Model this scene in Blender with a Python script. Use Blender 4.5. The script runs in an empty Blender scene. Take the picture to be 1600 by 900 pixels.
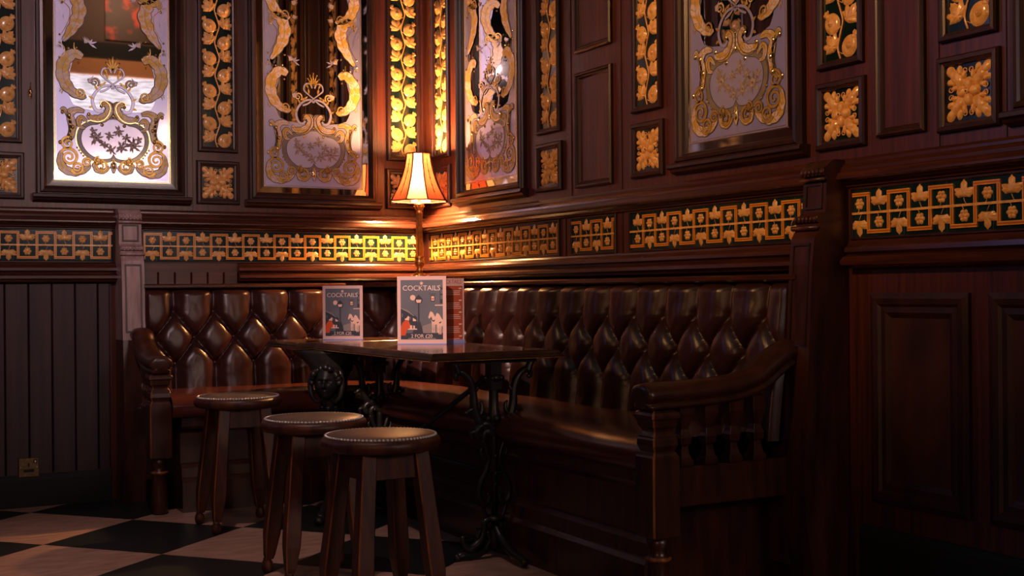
import bpy, math, random
from mathutils import Vector, Matrix, noise
R = math.radians; PI = math.pi; TAU = 2*math.pi
sc = bpy.context.scene
col = sc.collection

# ------------------------------------------------------------------ camera
F = Vector((.4829, .8757, 0)).normalized(); RT = Vector((F.y, -F.x, 0)); UP = Vector((0, 0, 1))
CAM = Vector((-2.705, -5.860, .95)); ra = math.atan(-.0084)
cr = RT*math.cos(ra)+UP*math.sin(ra); cu = -RT*math.sin(ra)+UP*math.cos(ra)
cd = bpy.data.cameras.new('camera'); cam = bpy.data.objects.new('camera', cd); col.objects.link(cam)
cam.matrix_world = Matrix(((cr.x, cu.x, -F.x, CAM.x), (cr.y, cu.y, -F.y, CAM.y), (cr.z, cu.z, -F.z, CAM.z), (0, 0, 0, 1)))
cd.sensor_width = 36; cd.lens = 1914/1600*36; cd.shift_y = 4.1/1600; cd.clip_start = .05; cd.clip_end = 60
sc.camera = cam

# ------------------------------------------------------------------ light and exposure
sc.view_settings.view_transform = 'Standard'; sc.view_settings.look = 'None'
sc.view_settings.exposure = 0.0; sc.view_settings.gamma = 1.0; sc.view_settings.use_curve_mapping = False
W = bpy.data.worlds.new('room_air'); sc.world = W; W.use_nodes = True
W.node_tree.nodes['Background'].inputs[0].default_value = (.25, .62, .70, 1)
W.node_tree.nodes['Background'].inputs[1].default_value = .01
try:
    sc.cycles.use_denoising = True; sc.cycles.max_bounces = 8; sc.cycles.sample_clamp_indirect = 4.0
    sc.cycles.caustics_reflective = False; sc.cycles.caustics_refractive = False
except Exception: pass

LAMP = Vector((-.165, -.305, 1.0))
def light(kind, name, loc, power, color, size=.1, aim=None, size_y=None):
    d = bpy.data.lights.new(name, kind); o = bpy.data.objects.new(name, d); col.objects.link(o)
    o.location = loc; d.energy = power; d.color = color
    if kind == 'AREA':
        d.size = size
        if size_y: d.shape = 'RECTANGLE'; d.size_y = size_y
    else: d.shadow_soft_size = size
    if aim is not None: o.rotation_euler = (Vector(aim)-Vector(loc)).to_track_quat('-Z', 'Y').to_euler()
    return o
def spot(name, loc, aim, power, color, angle, blend=.8, size=.06):
    d = bpy.data.lights.new(name, 'SPOT'); o = bpy.data.objects.new(name, d); col.objects.link(o)
    o.location = loc; d.energy = power; d.color = color; d.spot_size = R(angle); d.spot_blend = blend; d.shadow_soft_size = size
    o.rotation_euler = (Vector(aim)-Vector(loc)).to_track_quat('-Z', 'Y').to_euler(); return o
BULB_STRENGTH = 3800
spot('amber_wall_spot', (-3.6, -3.3, 3.0), (0, -2.9, 2.05), 330, (1, .50, .19), 48, .9)
spot('amber_wall_spot', (-3.4, -1.6, 3.0), (0, -1.5, 1.85), 110, (1, .48, .18), 44, .9)
spot('rose_wall_spot', (-2.9, -4.6, 3.1), (-1.2, 0, 1.85), 270, (1, .66, .72), 44, .9)
spot('table_spot', (-3.3, -4.7, 3.0), (-.62, -1.22, .86), 900, (1, .60, .50), 13, .9)
light('AREA', 'warm_front_fill', (-4.5, -6.6, 2.0), 15, (1, .50, .27), .8, (-.7, -2.4, .5))  # warm fill added from the front for posts and stools, no fixture
light('AREA', 'dim_teal_fill', (-3.0, -4.0, 4.6), 6, (.25, .75, .85), 3.0, (-2.0, -3.0, 0))
light('AREA', 'far_wall_fill', (.3, -8.2, 4.6), 12, (1, .62, .40), .5, (.3, -9.2, 3.9))  # fill added to brighten the far wall reflected in the left mirror
spot('floor_spot', (-2.1, -2.6, 4.2), (-1.75, -1.6, 0), 135, (1, .64, .58), 40, .9)

# ------------------------------------------------------------------ materials
def new_mat(name):
    m = bpy.data.materials.new(name); m.use_nodes = True
    nt = m.node_tree; return m, nt, nt.nodes['Principled BSDF']
def setp(b, **k):
    for a, v in k.items():
        n = {'base': 'Base Color', 'rough': 'Roughness', 'metal': 'Metallic', 'spec': 'Specular IOR Level', 'coat': 'Coat Weight',
             'coat_r': 'Coat Roughness', 'em': 'Emission Color', 'ems': 'Emission Strength'}[a]
        if isinstance(v, tuple) and len(v) == 3: v = (*v, 1)
        b.inputs[n].default_value = v
def plain(name, base, rough=.5, **k):
    m, nt, b = new_mat(name); setp(b, base=base, rough=rough, **k); return m
def mixed(name, c1, c2, scale=(8, 8, 8), rough=.4, lo=.35, hi=.65, bump=0.0, bscale=None, detail=5, **k):
    m, nt, b = new_mat(name); N = nt.nodes; L = nt.links
    tc = N.new('ShaderNodeTexCoord'); mp = N.new('ShaderNodeMapping'); mp.inputs['Scale'].default_value = scale
    ns = N.new('ShaderNodeTexNoise'); ns.inputs['Scale'].default_value = 1; ns.inputs['Detail'].default_value = detail
    cr_ = N.new('ShaderNodeValToRGB'); e = cr_.color_ramp.elements
    e[0].position = lo; e[0].color = (*c1, 1); e[1].position = hi; e[1].color = (*c2, 1)
    L.new(tc.outputs['Object'], mp.inputs[0]); L.new(mp.outputs[0], ns.inputs['Vector']); L.new(ns.outputs['Fac'], cr_.inputs[0])
    L.new(cr_.outputs[0], b.inputs['Base Color']); setp(b, rough=rough, **k)
    if bump:
        bp = N.new('ShaderNodeBump'); bp.inputs['Strength'].default_value = bump; bp.inputs['Distance'].default_value = .002
        if bscale:
            n2 = N.new('ShaderNodeTexNoise'); n2.inputs['Scale'].default_value = bscale; n2.inputs['Detail'].default_value = 3
            L.new(tc.outputs['Object'], n2.inputs['Vector']); L.new(n2.outputs['Fac'], bp.inputs['Height'])
        else: L.new(ns.outputs['Fac'], bp.inputs['Height'])
        L.new(bp.outputs[0], b.inputs['Normal'])
    return m
WD, WL = (.024, .0060, .0038), (.100, .0215, .0110)
wood_v = mixed('mahogany_upright_grain', WD, WL, (55, 55, 2.2), .36, .3, .72, .12, coat=.25, coat_r=.22)
wood_h = mixed('mahogany_level_grain', WD, WL, (2.2, 55, 55), .34, .3, .72, .12, coat=.25, coat_r=.22)
wood_y = mixed('mahogany_level_grain_side', WD, WL, (55, 2.2, 55), .34, .3, .72, .12, coat=.25, coat_r=.22)
wood_cloudy = mixed('cloudy_mahogany_panel', (.020, .007, .0035), (.085, .026, .010), (9, 9, 3), .36, .3, .75, .08, coat=.25, coat_r=.22)
wood_mould = mixed('polished_mahogany_moulding', (.028, .008, .005), (.075, .019, .010), (4, 60, 60), .27, .3, .7, .05, coat=.35, coat_r=.15)
wood_mould_y = mixed('polished_mahogany_moulding_side', (.028, .008, .005), (.075, .019, .010), (60, 4, 60), .27, .3, .7, .05, coat=.35, coat_r=.15)
wood_frame = mixed('dark_frame_mahogany', (.014, .0055, .0045), (.042, .012, .008), (30, 30, 6), .36, .3, .7, .05, coat=.1, coat_r=.3)
wood_dull = mixed('old_dull_boards', (.014, .006, .007), (.044, .017, .018), (40, 40, 2), .48, .3, .72, .1)
wood_bench = mixed('bench_mahogany', (.020, .006, .0035), (.072, .020, .010), (30, 30, 5), .33, .3, .7, .1, coat=.3, coat_r=.2)
wood_worn = mixed('worn_edge_wood', (.16, .045, .016), (.34, .11, .035), (60, 60, 9), .42, .35, .6)
wood_pale = mixed('pale_pilaster_wood', (.26, .15, .14), (.46, .34, .33), (45, 45, 5), .42, .3, .7, .1)  # pale pinkish tone for the upper part of the left bench end
wood_stool = mixed('stool_wood', (.024, .0075, .004), (.11, .030, .013), (35, 35, 5), .44, .3, .72, .1)
wood_table = mixed('lacquered_table_wood', (.05, .018, .010), (.15, .058, .028), (40, 3, 40), .20, .3, .7, .03, coat=.5, coat_r=.08)
leather = mixed('oxblood_leather', (.026, .009, .0075), (.048, .0145, .0115), (7, 7, 7), .30, .3, .7, .25, 260, coat=.05, coat_r=.3)
leather_seat = mixed('seat_leather', (.065, .016, .011), (.115, .030, .020), (6, 6, 6), .20, .3, .7, .25, 260, coat=.1, coat_r=.3)
leather_stool = mixed('stool_leather', (.075, .060, .055), (.16, .125, .105), (14, 14, 14), .34, .3, .7, .25, 200)
iron = mixed('black_cast_iron', (.008, .009, .009), (.022, .022, .020), (40, 40, 40), .34, .3, .7, .2)
brass = mixed('aged_brass', (.42, .23, .07), (.70, .42, .14), (60, 60, 60), .32, .3, .7, metal=1.0)
brass_dull = mixed('dull_brass', (.10, .07, .035), (.20, .14, .07), (60, 60, 60), .42, .3, .7, metal=.8)
nail = plain('nickel_nail', (.80, .76, .76), .38, metal=.55)
teal = mixed('dark_teal_glaze', (.004, .014, .017), (.007, .030, .034), (20, 20, 20), .12, .3, .7, coat=.6, coat_r=.06)
greenblack = mixed('green_black_glaze', (.004, .010, .010), (.006, .020, .018), (20, 20, 20), .14, .3, .7, coat=.6, coat_r=.06)
amber = mixed('amber_glaze', (.66, .27, .030), (.84, .40, .06), (25, 25, 25), .22, .3, .7, coat=.5, coat_r=.1)
amber_dark = plain('deep_amber_glaze', (.46, .125, .012), .25, coat=.4, coat_r=.1)
buff = mixed('buff_glaze', (.64, .31, .085), (.84, .48, .17), (60, 60, 60), .22, .35, .65, coat=.5, coat_r=.1)
mirror_glass = plain('silvered_glass', (.72, .70, .66), .02, metal=1.0)
mirror_bevel = plain('bevelled_silvered_glass', (.75, .70, .60), .05, metal=1.0)
def etched(name, c, dif, mixf):
    m, nt, b = new_mat(name); N = nt.nodes; L = nt.links; setp(b, base=dif, rough=.5)
    g = N.new('ShaderNodeBsdfGlossy'); g.inputs[0].default_value = (*c, 1); g.inputs[1].default_value = .44
    g2 = N.new('ShaderNodeBsdfGlossy'); g2.inputs[0].default_value = (*c, 1); g2.inputs[1].default_value = .10
    mg = N.new('ShaderNodeMixShader'); mg.inputs[0].default_value = .30
    mx = N.new('ShaderNodeMixShader'); mx.inputs[0].default_value = mixf
    L.new(g.outputs[0], mg.inputs[1]); L.new(g2.outputs[0], mg.inputs[2])
    L.new(b.outputs[0], mx.inputs[1]); L.new(mg.outputs[0], mx.inputs[2]); L.new(mx.outputs[0], N['Material Output'].inputs[0]); return m
frost = etched('etched_lilac_glass', (.70, .68, .98), (.26, .25, .46), .74)
frost_pale = etched('etched_pale_glass', (.80, .76, .98), (.32, .30, .48), .70)
grey_etch = mixed('etched_grey_glass', (.17, .14, .13), (.24, .20, .17), (30, 30, 30), .32, .3, .7, coat=.4, coat_r=.08)
horn = mixed('scroll_pale_and_gilt', (.62, .50, .50), (.58, .36, .07), (38, 38, 38), .33, .46, .56, coat=.3, coat_r=.1)
gilt = mixed('gilding', (.50, .28, .05), (.72, .45, .12), (50, 50, 50), .28, .3, .7, metal=.55)
gilt_bright = plain('bright_gilding', (.95, .68, .28), .16, metal=.9)
ink = plain('etched_dark_lines', (.055, .042, .045), .4)
paper = plain('pink_white_card', (.72, .50, .46), .45)
print_blue = mixed('print_slate', (.115, .130, .165), (.135, .150, .185), (9, 9, 9), .4)
print_dark = plain('print_navy', (.035, .042, .062), .4)
print_mid = plain('print_street_grey', (.26, .23, .23), .4)
print_cream = plain('print_cream', (.80, .56, .45), .4)
print_orange = plain('print_orange', (.62, .085, .025), .4)
print_rust = plain('print_rust', (.46, .10, .05), .4)
print_white = plain('print_white', (.85, .68, .62), .4)
acrylic = plain('blue_lit_acrylic_foot', (.30, .36, .75), .1, coat=.6)  # clear acrylic, the blue light in it is put into the colour
carpet_black = plain('skirting_black', (.003, .005, .005), .7)
plaster = mixed('ceiling_plaster', (.10, .06, .04), (.14, .09, .06), (3, 3, 3), .8)
shade_mat, nt, b = new_mat('cream_shade_silk')
def silk(m, nt, b, c, tr):
    N = nt.nodes; L = nt.links; setp(b, base=c, rough=.7)
    t = N.new('ShaderNodeBsdfTranslucent'); t.inputs[0].default_value = (*tr, 1)
    mx = N.new('ShaderNodeMixShader'); mx.inputs[0].default_value = .22
    L.new(b.outputs[0], mx.inputs[1]); L.new(t.outputs[0], mx.inputs[2]); L.new(mx.outputs[0], N['Material Output'].inputs[0])
silk(shade_mat, nt, b, (.22, .17, .11), (.20, .16, .105))
shade_red, nt, b = new_mat('red_shade_silk'); silk(shade_red, nt, b, (.10, .012, .006), (.085, .013, .006))
bulb_mat = plain('glowing_bulb', (1, .8, .5), .3, em=(1, .47, .17), ems=BULB_STRENGTH)

# floor: diagonal chequer of cream and black tiles
floor_mat, nt, b = new_mat('chequer_floor'); N = nt.nodes; L = nt.links
tc = N.new('ShaderNodeTexCoord'); mp = N.new('ShaderNodeMapping'); mp.vector_type = 'POINT'
T = .536; th = R(-40.9)
mp.inputs['Scale'].default_value = (1/T, 1/T, 0); mp.inputs['Rotation'].default_value = (0, 0, th)
vx, vy = -1.62, -.574
rx = (vx*math.cos(th)-vy*math.sin(th))/T; ry = (vx*math.sin(th)+vy*math.cos(th))/T
c_, s_ = math.cos(th), math.sin(th)
vr = ((vx/T)*c_-(vy/T)*s_, (vx/T)*s_+(vy/T)*c_)
mp.inputs['Location'].default_value = (-vr[0]+10, -vr[1]+10, .5)
ck = N.new('ShaderNodeTexChecker'); ck.inputs['Scale'].default_value = 1
n1 = N.new('ShaderNodeTexNoise'); n1.inputs['Scale'].default_value = 9; n1.inputs['Detail'].default_value = 8
m2 = N.new('ShaderNodeMapping'); m2.inputs['Scale'].default_value = (1, 3, 1); m2.inputs['Rotation'].default_value = (0, 0, .7)
r1 = N.new('ShaderNodeValToRGB'); r1.color_ramp.elements[0].color = (.36, .20, .14, 1); r1.color_ramp.elements[1].color = (.56, .36, .28, 1)
r1.color_ramp.elements[0].position = .3; r1.color_ramp.elements[1].position = .7
r2 = N.new('ShaderNodeValToRGB'); r2.color_ramp.elements[0].color = (.006, .010, .011, 1); r2.color_ramp.elements[1].color = (.016, .020, .021, 1)
mx = N.new('ShaderNodeMix'); mx.data_type = 'RGBA'
L.new(tc.outputs['Object'], mp.inputs[0]); L.new(mp.outputs[0], ck.inputs['Vector']); L.new(tc.outputs['Object'], m2.inputs[0]); L.new(m2.outputs[0], n1.inputs['Vector'])
L.new(n1.outputs['Fac'], r1.inputs[0]); L.new(n1.outputs['Fac'], r2.inputs[0]); L.new(ck.outputs['Fac'], mx.inputs[0])
L.new(r2.outputs[0], mx.inputs[6]); L.new(r1.outputs[0], mx.inputs[7]); L.new(mx.outputs[2], b.inputs['Base Color']); setp(b, rough=.42, coat=.1, coat_r=.25)

# ------------------------------------------------------------------ mesh helpers
class MB:
    def __init__(s): s.v = []; s.f = []; s.m = []; s.s = []
    def add(s, vs, fs, mi=0, smooth=False, M=None):
        o = len(s.v); s.v += [tuple(M @ Vector(p)) if M else tuple(p) for p in vs]
        s.f += [tuple(i+o for i in f) for f in fs]; s.m += [mi]*len(fs); s.s += [smooth]*len(fs)
    def box(s, a, b, mi=0, M=None, bev=0.0):
        x0, y0, z0 = [min(p, q) for p, q in zip(a, b)]; x1, y1, z1 = [max(p, q) for p, q in zip(a, b)]
        if bev <= 0:
            vs = [(x, y, z) for z in (z0, z1) for y in (y0, y1) for x in (x0, x1)]
            s.add(vs, [(0, 2, 3, 1), (4, 5, 7, 6), (0, 1, 5, 4), (2, 6, 7, 3), (0, 4, 6, 2), (1, 3, 7, 5)], mi, False, M); return
        t = bev; rings = []
        def ring(z, i): return [(x0+i, y0+t, z), (x0+t, y0+i, z), (x1-t, y0+i, z), (x1-i, y0+t, z), (x1-i, y1-t, z), (x1-t, y1-i, z), (x0+t, y1-i, z), (x0+i, y1-t, z)]
        def ring2(z): return [(x0+t, y0+t*1.0, z), (x0+t, y0+t, z), (x1-t, y0+t, z), (x1-t, y0+t, z), (x1-t, y1-t, z), (x1-t, y1-t, z), (x0+t, y1-t, z), (x0+t, y1-t, z)]
        s.loft([ring2(z0), ring(z0+t, 0), ring(z1-t, 0), ring2(z1)], mi, closed=True, cap=True, M=M)
    def loft(s, rings, mi=0, closed=True, cap=False, smooth=False, M=None):
        n = len(rings[0]); vs = [p for r in rings for p in r]; fs = []
        for i in range(len(rings)-1):
            for j in range(n if closed else n-1):
                k = (j+1) % n; fs.append((i*n+j, i*n+k, (i+1)*n+k, (i+1)*n+j))
        if cap: fs.append(tuple(range(n))[::-1]); fs.append(tuple((len(rings)-1)*n+j for j in range(n)))
        s.add(vs, fs, mi, smooth, M)
    def prism(s, poly, d0, d1, axis='y', mi=0, M=None):
        """poly of 2D points; extruded along axis. 'y': (x,z); 'x': (y,z); 'z': (x,y)"""
        mk = {'y': lambda p, d: (p[0], d, p[1]), 'x': lambda p, d: (d, p[0], p[1]), 'z': lambda p, d: (p[0], p[1], d)}[axis]
        s.loft([[mk(p, d0) for p in poly], [mk(p, d1) for p in poly]], mi, True, True, False, M)
    def lathe(s, prof, c=(0, 0, 0), n=20, mi=0, smooth=True, M=None, cap=True, sx=1, sy=1):
        rings = [[(c[0]+sx*r*math.cos(TAU*j/n), c[1]+sy*r*math.sin(TAU*j/n), c[2]+z) for j in range(n)] for r, z in prof]
        s.loft(rings, mi, True, cap, smooth, M)
    def sqlathe(s, prof, c=(0, 0), mi=0, M=None, ch=.12, chmi=None, hy=None):
        """square-section turned post, prof of (half, z), with chamfered arrises"""
        rings = []
        for r, z in prof:
            t = r*ch; q = r if hy is None else r*hy; tq = t
            rings.append([(c[0]-r, c[1]-q+tq, z), (c[0]-r+t, c[1]-q, z), (c[0]+r-t, c[1]-q, z), (c[0]+r, c[1]-q+tq, z),
                          (c[0]+r, c[1]+q-tq, z), (c[0]+r-t, c[1]+q, z), (c[0]-r+t, c[1]+q, z), (c[0]-r, c[1]+q-tq, z)])
        n0 = len(s.m); s.loft(rings, mi, True, True, False, M)
        if chmi is not None:
            for i in range(len(rings)-1): s.m[n0+i*8+0] = chmi
    def tube(s, pts, rad, n=8, mi=0, M=None, smooth=True, flat=1.0, ref=None):
        P = [Vector(p) for p in pts]; k = len(P)
        if not hasattr(rad, '__len__'): rad = [rad]*k
        rings = []; pr = None
        for i in range(k):
            t = (P[min(i+1, k-1)]-P[max(i-1, 0)])
            if t.length < 1e-9: t = Vector((0, 0, 1))
            t.normalize()
            if ref is not None: a = Vector(ref)
            elif pr is None: a = Vector((0, 0, 1)) if abs(t.z) < .9 else Vector((1, 0, 0))
            else: a = pr
            u = (a-t*a.dot(t))
            if u.length < 1e-6: u = t.orthogonal()
            u.normalize(); pr = u; v = t.cross(u)
            rings.append([tuple(P[i]+(u*math.cos(TAU*j/n)*flat+v*math.sin(TAU*j/n))*rad[i]) for j in range(n)])
        s.loft(rings, mi, True, True, smooth, M)
    def ball(s, c, r, n=12, m=8, mi=0, M=None, sc_=(1, 1, 1)):
        prof = [(max(1e-4, math.sin(PI*i/m)), -math.cos(PI*i/m)) for i in range(m+1)]
        rings = [[(c[0]+r*sc_[0]*q*math.cos(TAU*j/n), c[1]+r*sc_[1]*q*math.sin(TAU*j/n), c[2]+r*sc_[2]*z) for j in range(n)] for q, z in prof]
        s.loft(rings, mi, True, True, True, M)
    def frame(s, u0, u1, v0, v1, prof, mi=0, M=None, smooth=False):
        """mitred frame on a wall facing -Y. prof: list of (inset, out)"""
        rings = []
        for d, w in prof: rings.append([(u0+d, -w, v0+d), (u1-d, -w, v0+d), (u1-d, -w, v1-d), (u0+d, -w, v1-d)])
        s.loft(rings, mi, True, False, smooth, M)
    def polar(s, cu_, cv, rot, rf, h, w0, n=24, mi=0, rings=4, dome=.5, groove=None):
        """domed relief on a wall facing -Y around (cu_,cv)"""
        vs = [(cu_, -(w0+h), cv)]; fs = []
        for k in range(1, rings+1):
            t = k/rings
            for j in range(n):
                a = TAU*j/n; r = rf(a)*t; hh = h*max(0, (1-t*t))**dome
                if groove: hh *= groove(a, t)
                vs.append((cu_+r*math.cos(a+rot), -(w0+hh), cv+r*math.sin(a+rot)))
        for j in range(n):
            k2 = (j+1) % n; fs.append((0, 1+k2, 1+j))
            for k in range(rings-1): a = 1+k*n; fs.append((a+j, a+k2, a+n+k2, a+n+j))
        s.add(vs, fs, mi, True)
    def ribbon(s, pts, wid, w, mi=0):
        """flat ribbon on a wall facing -Y"""
        k = len(pts)
        if not hasattr(wid, '__len__'): wid = [wid]*k
        L_, R_ = [], []
        for i in range(k):
            a = pts[max(i-1, 0)]; b_ = pts[min(i+1, k-1)]; dx, dz = b_[0]-a[0], b_[1]-a[1]; q = math.hypot(dx, dz) or 1
            nx, nz = -dz/q*wid[i]/2, dx/q*wid[i]/2
            L_.append((pts[i][0]+nx, -w, pts[i][1]+nz)); R_.append((pts[i][0]-nx, -w, pts[i][1]-nz))
        s.loft([R_, L_], mi, closed=False)
    def poly(s, pts, w, mi=0):
        s.add([(p[0], -w, p[1]) for p in pts], [tuple(range(len(pts)))], mi)
    def build(s, name, mats, parent=None, loc=None):
        me = bpy.data.meshes.new(name)
        vs = s.v if loc is None else [(x-loc[0], y-loc[1], z-loc[2]) for x, y, z in s.v]
        me.from_pydata(vs, [], s.f); me.validate(clean_customdata=False)
        if not isinstance(mats, (list, tuple)): mats = [mats]
        for m in mats: me.materials.append(m)
        if len(me.polygons) == len(s.m):
            me.polygons.foreach_set('material_index', s.m); me.polygons.foreach_set('use_smooth', s.s)
        me.update()
        o = bpy.data.objects.new(name, me); col.objects.link(o)
        if parent: o.parent = parent
        return o
def recalc(o):
    import bmesh
    bm = bmesh.new(); bm.from_mesh(o.data); bmesh.ops.recalc_face_normals(bm, faces=bm.faces); bm.to_mesh(o.data); bm.free(); return o
def empty(name, loc, rz=0):
    o = bpy.data.objects.new(name, None); col.objects.link(o); o.location = loc; o.rotation_euler = (0, 0, rz); o.empty_display_size = .05; return o
def tag(o, label=None, cat=None, group=None, kind=None):
    if label: o['label'] = label
    if cat: o['category'] = cat
    if group: o['group'] = group
    if kind: o['kind'] = kind
    return o
def kids(o): return [c for c in bpy.data.objects if c.parent == o]
def copy_tree(o, parent=None):
    ch = kids(o); c = o.copy(); col.objects.link(c); c.parent = parent
    for k in ch: copy_tree(k, c)
    return c
def smooth_path(pts, n=6, closed=False):
    P = [Vector(p) for p in pts]; k = len(P); out = []
    rng = range(k if closed else k-1)
    for i in rng:
        if closed: a, b_, c, d = P[(i-1) % k], P[i], P[(i+1) % k], P[(i+2) % k]
        else: a, b_, c, d = P[max(i-1, 0)], P[i], P[i+1], P[min(i+2, k-1)]
        for j in range(n):
            t = j/n; out.append(.5*((2*b_)+(c-a)*t+(2*a-5*b_+4*c-d)*t*t+(-a+3*b_-3*c+d)*t**3))
    if not closed: out.append(P[-1])
    return [tuple(p) for p in out]
def sp2(pts, n=6, closed=False): return [(p[0], p[1]) for p in smooth_path([(a, b_, 0) for a, b_ in pts], n, closed)]
def lerpw(ws, k):
    return [ws[min(int(i*(len(ws)-1)/max(1, k-1)), len(ws)-2)]*(1-((i*(len(ws)-1)/max(1, k-1))-min(int(i*(len(ws)-1)/max(1, k-1)), len(ws)-2)))
            + ws[min(int(i*(len(ws)-1)/max(1, k-1)), len(ws)-2)+1]*((i*(len(ws)-1)/max(1, k-1))-min(int(i*(len(ws)-1)/max(1, k-1)), len(ws)-2)) for i in range(k)]
def spiral(cx, cy, r, turns, a0, d=1, n=10, rmin=.12):
    k = max(3, int(abs(turns)*n)); return [(cx+r*(1-(1-rmin)*i/k)*math.cos(a0+d*turns*TAU*i/k), cy+r*(1-(1-rmin)*i/k)*math.sin(a0+d*turns*TAU*i/k)) for i in range(k+1)]

BACK = 0.0; RIGHT = -PI/2
def wall_place(o, wall, u, v=0.0):
    if wall == 'back': o.location = (u, 0, v); o.rotation_euler = (0, 0, 0)
    else: o.location = (0, -u, v); o.rotation_euler = (0, 0, RIGHT)
    return o

# ------------------------------------------------------------------ the room
def struct(name, mb, mats): return tag(recalc(mb.build(name, mats)), kind='structure')
CE = 4.9
GLOBES = ((.01, 2.42), (.45, 2.52), (.79, 2.86), (-.48, 2.30), (.16, 2.28))
m = MB(); m.box((-6.5, -9.3, -.1), (3.2, .25, 0)); struct('floor', m, floor_mat)
m = MB(); m.box((-6.5, -9.3, CE), (3.2, .25, CE+.1)); struct('ceiling', m, plaster)
m = MB(); m.box((-6.5, 0, 0), (.25, .2, CE)); struct('wall_back', m, wood_v)
m = MB(); m.box((0, -5.3, 0), (.2, 0, CE)); m.box((.2, -5.3, 0), (3.0, -5.1, CE)); struct('wall_right', m, wood_v)
m = MB(); m.box((-6.5, -9.2, 0), (-6.3, 0, CE)); struct('wall_left', m, wood_dull)
m = MB(); m.box((3.0, -9.2, 0), (3.2, -5.1, CE)); struct('wall_far_right', m, wood_dull)
m = MB(); m.box((-6.5, -9.4, 0), (3.2, -9.2, CE)); struct('wall_front', m, wood_dull)

# tall street window behind the camera, seen only in the mirrors
wmat, nt, b = new_mat('obscured_street_window'); N = nt.nodes; L = nt.links
tc = N.new('ShaderNodeTexCoord'); mp = N.new('ShaderNodeMapping'); mp.inputs['Scale'].default_value = (2, 2, 14)
ns = N.new('ShaderNodeTexNoise'); ns.inputs['Scale'].default_value = 3; ns.inputs['Detail'].default_value = 6
rp = N.new('ShaderNodeValToRGB'); rp.color_ramp.elements[0].position = .35; rp.color_ramp.elements[0].color = (.30, .28, .33, 1); rp.color_ramp.elements[1].position = .6; rp.color_ramp.elements[1].color = (.86, .76, .90, 1)
L.new(tc.outputs['Object'], mp.inputs[0]); L.new(mp.outputs[0], ns.inputs['Vector']); L.new(ns.outputs['Fac'], rp.inputs[0]); L.new(rp.outputs[0], b.inputs['Emission Color']); setp(b, base=(.1, .1, .1), ems=1.8)
m = MB(); m.box((-.85, -9.19, 2.62), (1.45, -9.17, 3.53)); struct('window_1', m, wmat)
m = MB(); m.box((-.85, -9.19, 1.85), (1.45, -9.17, 2.60)); struct('window_3', m, plain('lit_rose_glass', (.1, .1, .1), .3, em=(1, .78, .88), ems=4.2))
m = MB()
for x in (-.9, 1.46): m.box((x, -9.19, 1.8), (x+.05, -9.12, 3.55))
m.box((-.9, -9.19, 3.53), (1.51, -9.10, 3.72)); struct('trim_1', m, plain('varnished_pine', (.62, .28, .12), .4))
m = MB(); m.box((-.95, -9.19, 3.72), (1.6, -9.12, 3.92)); struct('trim_2', m, carpet_black)
m = MB(); m.box((-3, -9.2, 3.92), (3.0, -9.155, 4.9)); struct('trim_13', m, plain('brown_far_wall', (.12, .075, .06), .7))

m = MB(); m.box((-6.2, -.03, 1.9), (-4.3, -.01, 3.9)); wm2 = plain('cool_blue_glow', (.02, .02, .02), .3, em=(.32, .33, .72), ems=1.6); struct('cool_light_panel', m, wm2)  # unseen glowing panel added to cool the right-hand mirror and wood sheen
# mouldings
def moulding(name, wall, u0, u1, prof, mat):
    m = MB(); P = list(prof)
    if wall == 'back': m.loft([[(u0, -w, z) for z, w in P], [(u1, -w, z) for z, w in P]], 0, False)
    else: m.loft([[(-w, -u0, z) for z, w in P], [(-w, -u1, z) for z, w in P]], 0, False)
    vs0 = [(u0, -w, z) for z, w in P] if wall == 'back' else [(-w, -u0, z) for z, w in P]
    vs1 = [(u1, -w, z) for z, w in P] if wall == 'back' else [(-w, -u1, z) for z, w in P]
    m.add(vs0, [tuple(range(len(P)))]); m.add(vs1, [tuple(range(len(P)))])
    return struct(name, m, mat)
UPPER = [(1.345, -.002), (1.342, .010), (1.334, .014), (1.326, .014), (1.322, .022), (1.312, .030), (1.302, .032), (1.298, .044), (1.284, .050), (1.278, .050), (1.274, .034), (1.266, .026), (1.264, .014), (1.256, .012), (1.253, -.002)]
LOWER = [(1.094, -.002), (1.092, .014), (1.084, .018), (1.080, .030), (1.070, .040), (1.058, .042), (1.054, .030), (1.046, .026), (1.042, .046), (1.034, .060), (1.022, .062), (1.018, .046), (1.008, .040), (1.004, .022), (.996, -.002)]
moulding('trim_3', 'back', -6.3, 0, UPPER, wood_mould); moulding('trim_4', 'right', 0, 5.3, UPPER, wood_mould_y)
moulding('trim_5', 'back', -6.3, -1.56, LOWER, wood_mould); moulding('trim_6', 'back', -1.0, 0, LOWER, wood_mould)
moulding('trim_7', 'right', 0, 3.0, LOWER, wood_mould_y)
LOW2 = [(1.094, -.002), (1.092, .014), (1.078, .020), (1.072, .032), (1.058, .034), (1.050, .022), (1.044, .040), (1.030, .052), (1.018, .050), (1.010, .028), (1.004, -.002)]
moulding('trim_8', 'right', 3.10, 5.3, LOW2, wood_mould_y)
SK = [(.15, -.002), (.148, .010), (.135, .018), (.12, .020), (.0, .022), (.0, -.002)]
moulding('baseboard_back', 'back', -6.3, -1.60, SK, carpet_black); moulding('baseboard_right', 'right', 3.14, 5.3, [(.24, -.002), (.238, .010), (.22, .02), (.20, .022), (.0, .024), (.0, -.002)], carpet_black)
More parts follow.
